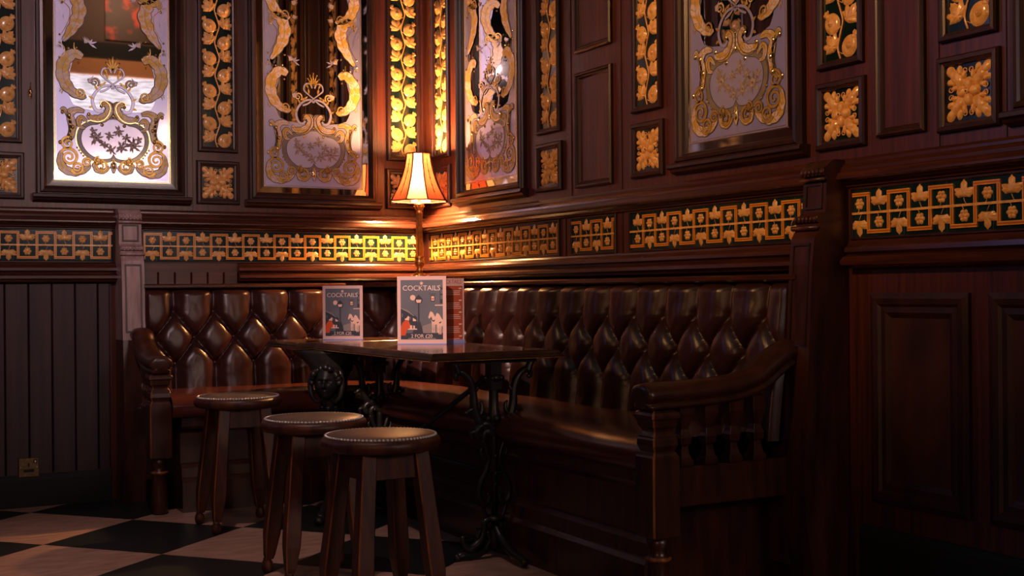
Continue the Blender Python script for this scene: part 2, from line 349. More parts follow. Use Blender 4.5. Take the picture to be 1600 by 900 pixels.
# matchboard wainscot on the left
m = MB()
x = -4.0
def boards(m, x0, x1, z0, z1, pitch=.0995, w=.012, off=-1.953):
    k0 = math.floor((x0-off)/pitch); k = k0
    while off+k*pitch < x1:
        a, b_ = max(x0, off+k*pitch), min(x1, off+(k+1)*pitch)
        if b_-a > .01:
            g = .005
            m.loft([[(a, -.001, z0), (a+.001, -w+.006, z0), (a+g, -w, z0), (b_-g, -w, z0), (b_-.001, -w+.006, z0), (b_, -.001, z0)],
                    [(a, -.001, z1), (a+.001, -w+.006, z1), (a+g, -w, z1), (b_-g, -w, z1), (b_-.001, -w+.006, z1), (b_, -.001, z1)]], 0, True, True)
        k += 1
boards(m, -4.0, -1.60, .12, .998); struct('wainscot', m, wood_dull)
bpy.data.objects['wainscot'].name = 'trim_9'
m = MB(); boards(m, -1.47, -1.0, .96, 1.05, .078, .02, -1.46); m.box((-1.47, -.012, 1.05), (-1.0, 0, 1.094)); struct('trim_10', m, wood_h)

# joinery lines: vertical stile beads on the upper panelling
def stile(m, wall, u, z0, z1, w=.006, hw=.004):
    if wall == 'back': m.box((u-hw, -w, z0), (u+hw, .001, z1))
    else: m.box((-w, -u-hw, z0), (.001, -u+hw, z1))
m = MB()
for u in (-1.97+.0, ): pass
for u in (-2.27, -1.21+.0): stile(m, 'back', u, 1.345, 3.0, .003, .0015)
struct('trim_11', m, wood_frame)
m = MB()
for u in (1.485, 1.86, 3.44, 3.665): stile(m, 'right', u, 1.345, 3.0, .003, .0015)
for u in (1.435, 1.862): stile(m, 'right', u, 1.094, 1.253, .003, .0015)
struct('trim_12', m, wood_frame)

# ------------------------------------------------------------------ wall panels of wood
FR_S = [(-.022, 0), (-.022, .010), (-.018, .016), (-.008, .016), (-.005, .010), (0, .008), (.004, .0015)]
def wood_panel(name, wall, u0, u1, z0, z1, label, mat=wood_v, wide=.022, raised=False):
    t = wall_place(empty(name, (0, 0, 0)), wall, (u0+u1)/2, z0); hw = (u1-u0)/2; h = z1-z0
    m = MB(); k = wide/.022
    m.frame(-hw, hw, 0, h, [(-.003*k, 0), (-.003*k, .012), (.003*k, .018), (.009*k, .016), (.012*k, .009), (.018*k, .010), (.022*k, .004), (.024*k, .0012)])
    recalc(m.build('moulding_frame', wood_frame, t))
    m = MB(); i = .024*k
    if raised: m.loft([[(-hw+i, -.001, i), (hw-i, -.001, i), (hw-i, -.001, h-i), (-hw+i, -.001, h-i)], [(-hw+i+.03, -.006, i+.03), (hw-i-.03, -.006, i+.03), (hw-i-.03, -.006, h-i-.03), (-hw+i+.03, -.006, h-i-.03)]], 0, True, True)
    else: m.box((-hw+i, -.0015, i), (hw-i, 0, h-i))
    m.build('field', mat, t)
    return tag(t, label, 'wall panel')
wood_panel('wood_panel', 'right', 1.533, 1.797, 1.375, 1.845, 'small plain mahogany wall panel, lower of the two between the amber tile columns')
wood_panel('wood_panel', 'right', 1.533, 1.797, 1.935, 2.95, 'tall plain mahogany wall panel standing above the small plain panel')
wood_panel('wood_panel', 'right', 3.215, 3.392, 1.395, 2.95, 'narrow tall mahogany wall panel between the two tile columns at the right')
wood_panel('wainscot_panel', 'right', 3.19, 3.535, .322, .926, 'dark wide-moulded wainscot panel right of the bench end', mat=wood_cloudy, wide=.06)
wood_panel('wainscot_panel', 'right', 3.618, 3.96, .322, .926, 'dark wainscot panel cut by the right edge of the picture', mat=wood_cloudy, wide=.06)

# ------------------------------------------------------------------ glazed tile friezes
def leaf3(a):
    return .55+.45*abs(math.cos(1.5*a))**.8
def radial(tab):
    def f(a):
        d = abs(math.degrees((a+PI) % TAU-PI))
        for (x0, r0), (x1, r1) in zip(tab, tab[1:]):
            if x0 <= d <= x1: return r0+(r1-r0)*(d-x0)/(x1-x0)
        return tab[-1][1]
    return f
trefoil = radial([(0, 1.0), (11, .78), (19, .84), (29, .58), (40, .42), (56, .70), (70, .95), (82, .74), (92, .86), (106, .66), (120, .62), (140, .34), (180, .26)])
vineleaf = radial([(0, 1.0), (10, .80), (17, .86), (27, .56), (37, .80), (48, .95), (58, .70), (68, .60), (82, .74), (95, .50), (120, .34), (180, .24)])
def rose(a): return .88+.12*abs(math.cos(2.5*a))
def vein(a, t): return 1-.22*abs(math.cos(5*a))**6*t
def tile_frieze(wall, u0, u1, first, label, z0=1.094, z1=1.253, P=.1575, framed=True):
    t = wall_place(empty('tile_frieze', (0, 0, 0)), wall, (u0+u1)/2, (z0+z1)/2)
    uc = (u0+u1)/2; hw = (u1-u0)/2; hh = (z1-z0)/2
    m = MB(); m.box((-hw, -.003, -hh), (hw, 0, hh))
    g = MB()
    m.build('tile_ground', teal, t)
    k = math.ceil((u0-.1-first)/P); band = MB(); lf = MB(); fl = MB(); st = MB(); gr = MB()
    zc = 0.0; B = .0115; OZ = .062
    def seg(x0, x1, v0, v1):
        x0, x1 = max(x0, -hw), min(x1, hw)
        if x1-x0 < .0015: return
        band.box((x0, -.0075, v0), (x1, -.002, v1), 0, None)
        q = .0034
        if x1-x0 > .009 and v1-v0 > .009: band.box((x0+(q if x1-x0 < .02 else 0), -.0082, v0+(q if v1-v0 < .02 else 0)), (x1-(q if x1-x0 < .02 else 0), -.0073, v1-(q if v1-v0 < .02 else 0)), 1, None)
    while first+k*P-uc < hw+.1:
        c = first+k*P-uc
        # U box (leaf up at c) and arch box (rose up at c+P/2)
        seg(c-.0455, c+.0455, -OZ, -OZ+B); seg(c+.034, c+.0455, -OZ+B, OZ-B); seg(c+.034, c+P-.034, OZ-B, OZ); seg(c+P-.0455, c+P-.034, -OZ+B, OZ-B)
        for cc, sg in ((c, 1), (c+P/2, -1)):
            if -hw+.012 < cc < hw-.012:
                room = min(1, (hw-abs(cc))/.03+.2)
                lf.polar(cc, sg*.033, PI/2*sg, lambda a: .039*trefoil(a), .0060, .0035, 48, 0, 4, .5, vein)
                lf.polar(cc, -sg*.0285, 0, lambda a: .0150*rose(a), .0045, .0035, 20, 0, 4, .6, lambda a, t_: 1-.3*abs(math.sin(2.5*a))**4)
                for k_ in range(6): lf.polar(cc+.0115*math.cos(TAU*k_/6), -sg*.0285+.0115*math.sin(TAU*k_/6), 0, lambda a: .0068, .0060, .0035, 9, 0, 2, .6)
                lf.polar(cc, -sg*.0285, 0, lambda a: .0062, .0085, .0035, 10, 0, 2, .6)
                st.tube([(cc+.010, -.0045, 0), (cc+.004, -.005, sg*.010), (cc, -.005, sg*.020)], .0012, 5)
                st.tube([(cc-.008, -.0045, 0), (cc-.002, -.005, -sg*.008), (cc, -.005, -sg*.015)], .0012, 5)
        sx = c+.0965
        if -hw < sx < hw: gr.box((sx-.0006, -.0036, -hh), (sx+.0006, -.0025, hh))
        k += 1
    st.box((-hw, -.0088, -.0036), (hw, -.003, .0036))
    band.build('meander_band', [amber, amber_dark], t); lf.build('leaves_and_roses', buff, t); st.build('vine_stem', buff, t)
    if gr.v: gr.build('grout_line', plain('grout', (.02, .07, .075), .6) if 'grout' not in bpy.data.materials else bpy.data.materials['grout'], t)
    if framed:
        f = MB(); f.frame(-hw-.010, hw+.010, -hh-.001, hh+.001, [(0, 0), (0, .006), (.003, .010), (.007, .010), (.0105, .004)]); recalc(f.build('bead_frame', wood_frame, t))
    return tag(t, label, 'tile frieze')
tile_frieze('back', -2.50, -1.585, -.064, 'amber and teal tile frieze left of the pale pilaster')
tile_frieze('back', -1.445, -.05, -.064, 'long amber and teal tile frieze between the pale pilaster and the lamp')
tile_frieze('right', .085, 1.375, .226, 'long amber and teal tile frieze right of the lamp stem')
tile_frieze('right', 1.487, 1.810, 1.598, 'short amber and teal tile frieze, only two tiles long')
tile_frieze('right', 1.920, 2.964, 1.967, 'amber and teal tile frieze left of the tall right bench end')
tile_frieze('right', 3.108, 4.05, 3.213, 'amber and teal tile frieze right of the tall bench end', P=.156)

# ------------------------------------------------------------------ upright pomegranate tile columns and square tiles
def strip_proto():
    TH = .157; n = 8; hw = .073; h = TH*n
    t = empty('tile_column', (0, 0, 0))
    m = MB(); m.box((-hw, -.003, 0), (hw, 0, h)); m.build('tile_ground', greenblack, t)
    fr = MB(); lf = MB(); st = MB()
    def fruit(u, v, tilt):
        fr.polar(u, v, PI/2+tilt, lambda a: .0335*(1-.10*math.cos(a))*(1+.05*math.cos(2*a)), .010, .003, 26, 0, 6, .55)
        fr.polar(u+.002, v-.003, 0, lambda a: .017, .0155, .003, 18, 0, 3, .9)
        fr.polar(u+.002, v-.003, 0, lambda a: .009, .0175, .003, 12, 0, 2, .5)
        cx, cy = u-math.sin(tilt)*.028, v+math.cos(tilt)*.028
        for q in (-.55, 0, .55):
            a = PI/2+tilt+q; fr.polar(cx+.010*math.cos(a), cy+.010*math.sin(a), a, lambda b_: .012*(.35+.65*max(0, math.cos(b_))**2), .006, .003, 12, 0, 2)
        fr.polar(cx, cy, 0, lambda a: .011, .008, .003, 12, 0, 2)
    def leaf(u, v, rot):
        rf = lambda a: .052*vineleaf(a)
        lf.polar(u, v, rot, rf, .009, .003, 48, 0, 5, .5, lambda a, t_: 1-.35*abs(math.sin(2.7*a))**6)
    path = []
    for i in range(n):
        z = i*TH
        fruit(.038, z+.037, R(-38)); leaf(-.032, z+.040, R(125)); fruit(-.038, z+.116, R(38)); leaf(.034, z+.118, R(55))
        st.tube([( -.006, -.005, z+.022), (.008, -.006, z+.014), (.018, -.006, z+.012), (.026, -.005, z+.016)], .0016, 5)
        st.tube([(.006, -.005, z+.100), (-.008, -.006, z+.092), (-.018, -.006, z+.090), (-.026, -.005, z+.094)], .0016, 5)
        path += [(-.011, -.005, z+.035), (0, -.005, z+.077), (.011, -.005, z+.115), (0, -.005, z+.153)]
    st.tube(smooth_path([(0, -.005, 0)]+path, 4), .0034, 6)
    fr.build('fruit_relief', buff, t); lf.build('leaf_relief', buff, t); st.build('vine_stem', buff, t)
    f = MB(); f.frame(-hw, hw, 0, h, [(-.024, 0), (-.024, .012), (-.020, .019), (-.011, .020), (-.008, .013), (-.001, .011), (.001, .003)]); recalc(f.build('moulding_frame', wood_frame, t))
    return t
def square_proto():
    t = empty('square_tile', (0, 0, 0)); hw = .0775
    m = MB(); m.box((-hw, -.003, -hw), (hw, 0, hw)); m.build('tile_ground', greenblack, t)
    m = MB()
    for k in range(4):
        a = PI/2*k; m.polar(.021*math.cos(a), .021*math.sin(a), a, lambda b_: .0195*(.9+.1*math.cos(2*b_)), .012, .004, 20, 0, 4, .5)
        d = a+PI/4; c0, s0 = math.cos(d), math.sin(d)
        for off, rr, ln in ((0, .074, .030), (.30, .064, .019), (-.30, .064, .019), (.46, .046, .016), (-.46, .046, .016)):
            e = d+off; m.polar(rr*math.cos(e), rr*math.sin(e), e+off*.9, lambda b_: ln*(.42+.58*max(0, math.cos(b_))**2+.16*max(0, -math.cos(b_))), .008, .003, 16, 0, 3)
        m.polar(.052*c0, .052*s0, d, lambda b_: .030*(.42+.58*abs(math.cos(b_))), .010, .003, 18, 0, 3)
        for sg in (1, -1):
            e = a+sg*.20; pts = [(p[0], -.006, p[1]) for p in spiral(.060*math.cos(e), .060*math.sin(e), .010, 1.2, a+PI, sg, 9)]
            m.tube(pts, .0022, 5)
    m.build('acanthus_relief', buff, t)
    m = MB(); m.polar(0, 0, 0, lambda b_: .009*(.7+.3*abs(math.cos(2*b_))), .006, .012, 16, 0, 2); m.polar(0, 0, 0, lambda b_: .0035, .006, .0145, 8, 1, 2); m.build('flower_centre', [buff, greenblack], t)
    f = MB(); f.frame(-hw, hw, -hw, hw, [(-.027, 0), (-.027, .012), (-.022, .019), (-.012, .020), (-.009, .013), (-.001, .011), (.001, .003)]); recalc(f.build('moulding_frame', wood_frame, t))
    return t
columns = [('back', -2.07, 'dim amber fruit tile column cut by the left edge of the picture'), ('back', -1.09, 'dim amber fruit tile column between the two left mirrors'),
           ('back', -.112, 'bright amber fruit tile column just left of the corner above the lamp'), ('right', .235, 'foreshortened amber fruit tile column just right of the corner above the lamp'),
           ('right', 1.31, 'amber fruit tile column right of the mirror nearest the corner'), ('right', 2.04, 'amber fruit tile column left of the large blue-grey mirror'),
           ('right', 3.062, 'amber fruit tile column right of the blue-grey mirror'), ('right', 3.545, 'rightmost amber fruit tile column, cut by the top edge')]
names = ['beside the left picture edge', 'between the two left mirrors', 'behind the left side of the lampshade', 'behind the right side of the lampshade', 'right of the mirror nearest the corner',
         'left of the blue-grey mirror', 'right of the blue-grey mirror', 'nearest the right picture edge']
cp = strip_proto(); sq = square_proto()
for i, (wl, u, lb) in enumerate(columns):
    a = cp if i == 0 else copy_tree(cp); wall_place(a, wl, u, 1.652); tag(a, lb, 'tile column', 'fruit tile columns between the mirrors')
    a = sq if i == 0 else copy_tree(sq); wall_place(a, wl, u, 1.482); tag(a, 'square amber acanthus tile '+names[i], 'wall tile', 'square acanthus tiles under the columns')

# ------------------------------------------------------------------ etched and gilded mirrors
def mirror_proto():
    t = empty('etched_mirror', (0, 0, 0)); HW = .292; H = 1.46
    m = MB(); m.box((-HW, -.006, 0), (HW, -.001, H)); m.build('mirror_glass', mirror_glass, t)
    m = MB(); m.frame(-HW, HW, 0, H, [(0, .0068), (.030, .0076), (.031, .0062)]); m.build('bevelled_edge', mirror_bevel, t)
    f = MB(); f.frame(-HW, HW, 0, H, [(-.046, 0), (-.046, .020), (-.042, .026), (-.032, .026), (-.028, .032), (-.016, .034), (-.012, .026), (-.004, .018), (0, .010), (.001, .006)]); recalc(f.build('frame', wood_frame, t))
    s_ = MB(); q = HW+.062
    prof = [(-.036, .0), (-.036, .036), (-.040, .046), (-.052, .048), (-.056, .036), (-.066, .030), (-.070, .016), (-.076, .0)]
    s_.loft([[(-q, -w, z) for z, w in prof], [(q, -w, z) for z, w in prof]], 0, True, True); recalc(s_.build('sill', wood_frame, t))
    def A(cx, cy): return ((cx-421)*.000742, (829-cy)*.000688)
    def B(cx, cy): return ((cx-682)*.000482, (2105-cy)*.000448)
    def mir(p): return [(-a, b_) for a, b_ in p]
    e0 = .257; v0 = .031
    # etched ground
    fz = MB(); z = v0; N_ = 90; Ls = []
    inner = [(.0, .0), (.345, .0), (.352, .10), (.365, .17), (.40, .19), (.46, .205), (.52, .19), (.58, .175), (.62, .215), (.66, .225), (.70, .20), (.80, .16), (.88, .17), (.93, .20), (1.0, .18), (1.1, .16), (1.2, .20), (1.3, .17), (1.42, .0), (1.5, 0)]
    def bnd(v):
        for (a, x0), (b_, x1) in zip(inner, inner[1:]):
            if a <= v <= b_: return x0+(x1-x0)*(v-a)/(b_-a)
        return 0
    for sg in (-1, 1):
        r0, r1 = [], []
        for i in range(N_+1):
            v = v0+(1.43-v0)*i/N_; r0.append((sg*e0, -.0078, v)); r1.append((sg*bnd(v), -.0078, v))
        fz.loft([r0, r1] if sg < 0 else [r1, r0], 0, False)
    fz.build('etched_ground', frost, t)
    # gilt border lines
    g = MB()
    for d in (0, .0075):
        a = e0+.0022-d; bb = v0-.0022+d
        for sg in (-1, 1): g.box((sg*a-.0011, -.0092, bb), (sg*a+.0011, -.008, 1.43))
        g.box((-a, -.0092, bb-.001), (a, -.008, bb+.001))
    g.build('gilt_border', [gilt_bright, gilt], t)
    # cartouche
    def half(pts): q = [A(*p) for p in pts]; q = [(max(0, a), b_) for a, b_ in q]; s2 = sp2(q, 6); s2 = [(max(0, a), b_) for a, b_ in s2]; return s2
    out = half([(421, 640), (440, 664), (500, 670), (560, 652), (612, 604), (641, 535), (638, 462), (603, 408), (550, 382), (505, 366), (472, 338), (462, 305), (470, 270), (448, 248), (421, 262)])
    inn = half([(421, 606), (440, 634), (490, 641), (550, 622), (596, 572), (613, 515), (602, 458), (562, 420), (510, 408), (470, 392), (446, 376), (421, 372)])
    c = MB()
    for sg in (-1, 1):
        n_ = 60
        def resamp(p):
            d = [0]
            for a, b_ in zip(p, p[1:]): d.append(d[-1]+math.dist(a, b_))
            o = []
            for i in range(n_+1):
                s1 = d[-1]*i/n_; k = 0
                while k < len(d)-2 and d[k+1] < s1: k += 1
                f_ = (s1-d[k])/max(1e-9, d[k+1]-d[k]); o.append((p[k][0]+(p[k+1][0]-p[k][0])*f_, p[k][1]+(p[k+1][1]-p[k][1])*f_))
            return o
        # match by angle around the centre for even banding
        po, pi_ = resamp(out), resamp(inn)
        c.loft([[(sg*a, -.0090, b_) for a, b_ in po], [(sg*a, -.0090, b_) for a, b_ in pi_]], 0, False)
        cen = (0.0, .205)
        c.loft([[(sg*a, -.0092, b_) for a, b_ in pi_], [(0, -.0092, .15+.16*i/n_) for i in range(n_+1)]], 1, False)
        c.ribbon([(sg*a, b_) for a, b_ in po[:46]], .0045, .0098, 2)
        c.ribbon([(sg*a, b_) for a, b_ in pi_[:50]], .0026, .0098, 3)
    c.build('cartouche', [grey_etch, frost_pale, gilt_bright, ink], t)
    # scrolls
    h = MB(); gd = MB(); ik = MB()
    def horn_(pts, ws, lob=0, both=True, sc_=1.0, lay=.0100):
        p = sp2(pts, 7); w = lerpw([x*sc_ for x in ws], len(p))
        if lob: w = [q*(1.08+.26*abs(math.sin(i*PI*lob*1.5/len(p)))) for i, q in enumerate(w)]
        for P_ in ((p, mir(p)) if both else (p,)):
            ik.ribbon(P_, [q+.0065 for q in w], lay-.0004, 0); h.ribbon(P_, w, lay, 0)
            # inner vein lines
            ik.ribbon(P_, [max(.0008, .0012)]*len(p), lay+.0003, 0)
            k = len(P_)
            for i in range(3, k-3, 3):
                a, b_ = P_[i-1], P_[i+1]; dx, dz = b_[0]-a[0], b_[1]-a[1]; q = math.hypot(dx, dz) or 1; nx, nz = -dz/q, dx/q
                for s2 in (-1, 1):
                    e = (P_[i][0]+s2*nx*w[i]*.42-dx/q*w[i]*.35, P_[i][1]+s2*nz*w[i]*.42-dz/q*w[i]*.35); gd.ribbon([P_[i], e], [.0012, .0028*min(1.8, w[i]/.02)], lay+.0005, 1)
    def curl(cx, cy, r, turns, a0, d, w=.006, both=True, gold=True):
        p = spiral(cx, cy, r, turns, a0, d, 14); ws = [w*(1-.6*i/len(p)) for i in range(len(p))]
        for P_ in ((p, mir(p)) if both else (p,)):
            ik.ribbon(P_, [q+.003 for q in ws], .0103, 0); (gd if gold else h).ribbon(P_, ws, .0108, 1 if gold else 0)
    def dot(cx, cy, r=.0035, both=True, ry=None):
        for sx in ((1, -1) if both else (1,)):
            gd.polar(sx*cx, cy, 0, lambda a: 1.25*math.hypot(r*math.cos(a), (ry or r)*math.sin(a)), .0035, .0108, 10, 0, 2)
    for k, dz in enumerate((0, .46, .92)):
        Z = lambda p: [(a, b_+dz) for a, b_ in p]
        horn_(Z([B(235, 150), B(330, 165), B(378, 290), B(352, 420), B(290, 540), B(228, 632)]), [.018, .040, .048, .043, .028, .008], 4)
        horn_(Z([A(238, -30), A(190, -52), A(138, 0), A(122, 70), A(140, 150), A(185, 205), A(232, 232), A(262, 226)]), [.020, .034, .040, .044, .040, .030, .018, .006], 5)
        a = B(245, 180); curl(a[0], a[1]+dz, .020, 1.4, 0, 1, .007)
        a = A(222, 208); curl(a[0], a[1]+dz, .022, 1.5, R(-60), 1, .007)
        for q in (B(225, 240), B(200, 570), B(200, 650), B(195, 800), B(375, 575), B(350, 690), B(275, 700), B(368, 842)): dot(-abs(q[0]), q[1]+dz, .0042)
        # gold lips of the crescents
        for pts in ([B(228, 230), B(290, 300), B(280, 420), B(215, 560)], [B(205, 650), B(240, 700), B(238, 760), B(200, 800)], [B(330, 640), B(330, 700), B(368, 730)]):
            p = sp2(Z([B(*q) if False else q for q in pts]), 6)
            for P_ in (p, mir(p)): gd.ribbon(P_, lerpw([.002, .0045, .002], len(p)), .0112, 0)
        for (x1, y1, an) in ((215, 330, 120), (235, 400, 110), (205, 350, 150), (238, 450, 95)):
            x_, y_ = B(x1, y1)
            for sx in (1, -1): h.ribbon([(sx*x_, y_+dz), (sx*(x_+.016*math.cos(R(an))), y_+dz+.022*math.sin(R(an))), (sx*(x_+.02*math.cos(R(an))), y_+dz+.04*math.sin(R(an)))], [.002, .009, .001], .0095, 1)
        for (sx0, sy0, a0_, cnt, ln) in ((215, 260, 95, 7, .040), (470, 120, -60, 5, .030), (420, 640, 60, 5, .034), (215, 700, 150, 4, .022), (450, 1000, -20, 6, .036), (240, 1120, 200, 5, .030)):
            x_, y_ = B(sx0, sy0); y_ += dz
            for q_ in range(cnt):
                an = R(a0_+(q_-cnt/2)*16); l_ = ln*(1-.06*abs(q_-cnt/2))
                for sx in (1, -1):
                    P0 = (sx*x_, y_); P1 = (sx*(x_+.55*l_*math.cos(an)), y_+.55*l_*math.sin(an)); P2 = (sx*(x_+l_*math.cos(an+.35)), y_+l_*math.sin(an+.35))
                    if abs(P2[0]) < e0-.004: ik.ribbon([P0, P1, P2], [.002, .0068, .001], .0086, 0); h.ribbon([P0, P1, P2], [.001, .0052, .0004], .0090, q_ % 2)
        # floating etched sprigs reaching into the clear glass
        bx, by = B(470, 640); by += dz
        for an, l in ((20, .034), (60, .026), (-30, .036), (100, .02)):
            for sx in (1, -1):
                e = (sx*(bx+l*math.cos(R(an))), by+l*math.sin(R(an))); mid = (sx*(bx+.5*l*math.cos(R(an))), by+.5*l*math.sin(R(an)))
                h.ribbon([(sx*bx, by), mid, e], [.0015, .009, .001], .0082, 1)
    # side ornaments beside the cartouche
    horn_([A(250, 330), A(205, 320), A(165, 350), A(178, 430), A(166, 500), A(130, 545)], [.008, .020, .026, .024, .020, .010], 3)
    horn_([A(112, 330), A(130, 318), A(160, 380), A(165, 450), A(150, 520)], [.008, .014, .012, .010, .006])
    a = A(150, 545); curl(a[0], a[1], .030, 1.7, R(70), 1, .009)
    for q in (A(160, 360), A(180, 435), A(168, 510), A(120, 340), A(105, 540)): dot(q[0], q[1], .0055, True, .008)
    horn_([A(270, 405), A(235, 370), A(215, 390), A(225, 430), A(255, 440)], [.006, .018, .022, .016, .006])
    # corner rosettes and bottom scrolls
    for (cx, cy, r, a0, d, w) in ((158, 636, .042, R(150), -1, .012), (205, 705, .030, R(200), 1, .010), (262, 668, .022, R(20), 1, .008), (345, 690, .033, R(170), -1, .010), (330, 655, .02, R(80), 1, .006)):
        a = A(cx, cy); curl(a[0], a[1], r, 1.9, a0, d, w)
    horn_([A(112, 600), A(105, 660), A(130, 715), A(190, 735), A(250, 715), A(285, 680)], [.008, .022, .028, .026, .020, .006], 5)
    horn_([A(300, 668), A(318, 712), A(360, 722), A(398, 690)], [.006, .016, .016, .005], 3)
    horn_([A(421, 640), A(421, 690), A(421, 735)], [.010, .024, .002], 0, False)
    dot(0, A(421, 682)[1], .005, False, .013)
    for k in range(4): a = A(205+k*12, 570+k*18); dot(a[0], a[1], .0034)
    # scrolls flanking the neck, finial lattice
    horn_([A(352, 285), A(378, 268), A(398, 300), A(382, 345), A(340, 372), A(290, 370), A(268, 345)], [.006, .020, .024, .028, .030, .020, .006], 4)
    for P_ in (1, ):
        p = sp2([A(352, 285), A(345, 262), A(372, 250), A(402, 280), A(400, 325), A(372, 372), A(330, 392), A(280, 385)], 6)
        for Q in (p, mir(p)): gd.ribbon(Q, .0042, .0113, 0)
    a = A(352, 285); dot(a[0], a[1], .006); dot(0, A(421, 272)[1], .0045, False); dot(0, A(421, 350)[1], .0045, False, .008)
    for q in (A(275, 345), A(354, 412)): dot(q[0], q[1], .0065)
    def stem(pts, w=.0075): 
        p = sp2(pts, 7); ws = lerpw([w*.7, w, w*1.2, w], len(p))
        for Q in (p, mir(p)): ik.ribbon(Q, [x+.003 for x in ws], .0083, 0); h.ribbon(Q, ws, .0088, 1)
    stem([A(421, 165), A(400, 145), A(350, 160), A(312, 205), A(298, 255), A(315, 310), A(345, 320), A(362, 300)], .010)
    stem([A(421, 135), A(455, 108), A(488, 75), A(478, 35), A(445, 28), A(430, 60)], .006)
    stem([A(421, 135), A(385, 170), A(345, 190)], .006)
    a = A(312, 128); curl(a[0], a[1], .022, 1.5, R(-50), 1, .007, True, False)
    for (cx, cy, an, l) in ((330, 180, 120, .03), (305, 240, 150, .026), (345, 160, 70, .022), (300, 290, 200, .02), (390, 100, 100, .028), (360, 140, 40, .02), (385, 60, 120, .022)):
        x_, y_ = A(cx, cy)
        for sx in (1, -1): gd.ribbon([(sx*x_, y_), (sx*(x_+.5*l*math.cos(R(an))), y_+.5*l*math.sin(R(an))), (sx*(x_+l*math.cos(R(an))), y_+l*math.sin(R(an)))], [.004, .011, .001], .0092, 1)
    for an, l in ((90, .062), (70, .055), (110, .055), (48, .045), (132, .045), (25, .03), (155, .03)):
        x_, y_ = A(421, 40); gd.ribbon([(x_, y_), (x_+.5*l*math.cos(R(an)), y_+.5*l*math.sin(R(an))), (x_+l*math.cos(R(an)), y_+l*math.sin(R(an)))], [.003, .008, .0015], .0094, 1)
        dot(x_+l*math.cos(R(an)), y_+l*math.sin(R(an)), .0035, False)
    h.build('etched_scrolls', [horn, frost_pale], t); gd.build('gilt_details', [gilt_bright, gilt], t); ik.build('scroll_outlines', plain('etched_grey_lines', (.08, .06, .055), .4), t)  # dark etched outlines and veins of the scrolls
    # etched bouquet
    fl = MB(); rnd = random.Random(4)
    for (cx, cy, r, nleaf) in ((318, 500, 30, 9), (455, 452, 22, 7), (540, 540, 32, 10), (408, 578, 22, 6), (365, 545, 18, 6), (500, 492, 20, 6), (300, 455, 16, 5), (470, 560, 24, 7), (398, 480, 18, 6), (575, 500, 16, 5)):
        x_, y_ = A(cx, cy); r *= .0007; a0 = rnd.random()*TAU
        for i in range(nleaf):
            an = TAU*i/nleaf+rnd.random()*.6; l = r*(.9+rnd.random()*.7); c, s1 = math.cos, math.sin
            c1 = (x_+r*.5*c(an), y_+r*.5*s1(an)); c2 = (x_+(r*.5+l*.45)*c(an+.10), y_+(r*.5+l*.45)*s1(an+.10)); c3 = (x_+(r*.5+l)*c(an+.18), y_+(r*.5+l)*s1(an+.18))
            lw = .010*(.7+.5*rnd.random()); fl.ribbon([c1, c2, c3], [.002, lw+.0016, .0008], .0095, 2); fl.ribbon([c1, c2, c3], [.001, lw, .0004], .0098, i % 2); fl.ribbon([c1, c2, c3], .0008, .0101, 2)
        for i in range(5):
            an = a0+TAU*i/5; px, py = x_+r*.42*math.cos(an), y_+r*.42*math.sin(an)
            fl.polar(px, py, 0, lambda a: r*.40, .0004, .0102, 12, 2, 1); fl.polar(px, py, 0, lambda a: r*.34, .0004, .0105, 12, i % 2, 1)
        fl.polar(x_, y_, 0, lambda a: r*.2, .0004, .0109, 10, 2, 1)
    fl.build('etched_bouquet', [plain('etched_petal', (.40, .31, .27), .4), plain('etched_mid_grey', (.30, .22, .19), .4), plain('etched_brown_line', (.13, .09, .08), .4)], t)
    return t
mirrors = [('back', -1.578, 'bright pink-lit etched mirror, leftmost in the picture'), ('back', -.605, 'etched gilded mirror left of the lamp, reflecting warm wood panelling'),
           ('right', .767, 'foreshortened etched mirror just right of the lamp'), ('right', 2.567, 'large blue-grey etched mirror with a flower cartouche on the right wall'),
           ('right', 4.03, 'mirror whose frame just shows at the right picture edge')]
mp_ = mirror_proto()
for i, (wl, u, lb) in enumerate(mirrors):
    a = mp_ if i == 0 else copy_tree(mp_); wall_place(a, wl, u, 1.442); tag(a, lb, 'mirror', 'etched and gilded wall mirrors')

# brass hook on the left wall
m = MB(); m.ball((0, -.012, 0), .010, 12, 8, 0, None, (.8, .8, 1.2)); m.box((-.003, -.006, -.03), (.003, 0, .012)); m.tube(smooth_path([(0, -.004, -.02), (0, -.022, -.028), (0, -.034, -.018), (0, -.034, -.004)], 4), .0028, 6); m.tube([(0, -.006, .01), (.003, -.010, .04)], .0015, 6)
o = m.build('wall_hook', brass); wall_place(o, 'back', -1.937, 1.862); tag(o, 'small brass hook on the wall left of the pink-lit mirror', 'hook')
# socket
t = wall_place(empty('wall_socket', (0, 0, 0)), 'back', -1.958, .178)
m = MB(); m.box((-.043, -.020, -.043), (.043, -.012, .043), bev=.002); m.build('face_plate', brass_dull, t)
m = MB(); m.box((-.004, -.0215, .004), (.004, -.0195, .018)); m.box((-.020, -.0215, -.018), (-.008, -.0195, -.011)); m.box((.008, -.0215, -.018), (.020, -.0195, -.011)); m.box((-.022, -.0212, -.022), (.022, -.0199, -.009)); m.build('pin_holes', carpet_black, t)
m = MB(); m.box((.020, -.024, .018), (.034, -.0195, .034), bev=.001); m.box((.024, -.0255, .022), (.030, -.023, .030), 1); m.build('rocker_switch', [carpet_black, nail], t)
for s in (-1, 1): m = MB(); m.lathe([(.003, 0), (.003, .0012)], (0, 0, 0), 10, M=Matrix.Translation((s*.034, -.0195, 0)) @ Matrix.Rotation(PI/2, 4, 'X')); m.build('screw', nail, t)
tag(t, 'dull brass single power socket low on the dark left wainscot', 'socket')

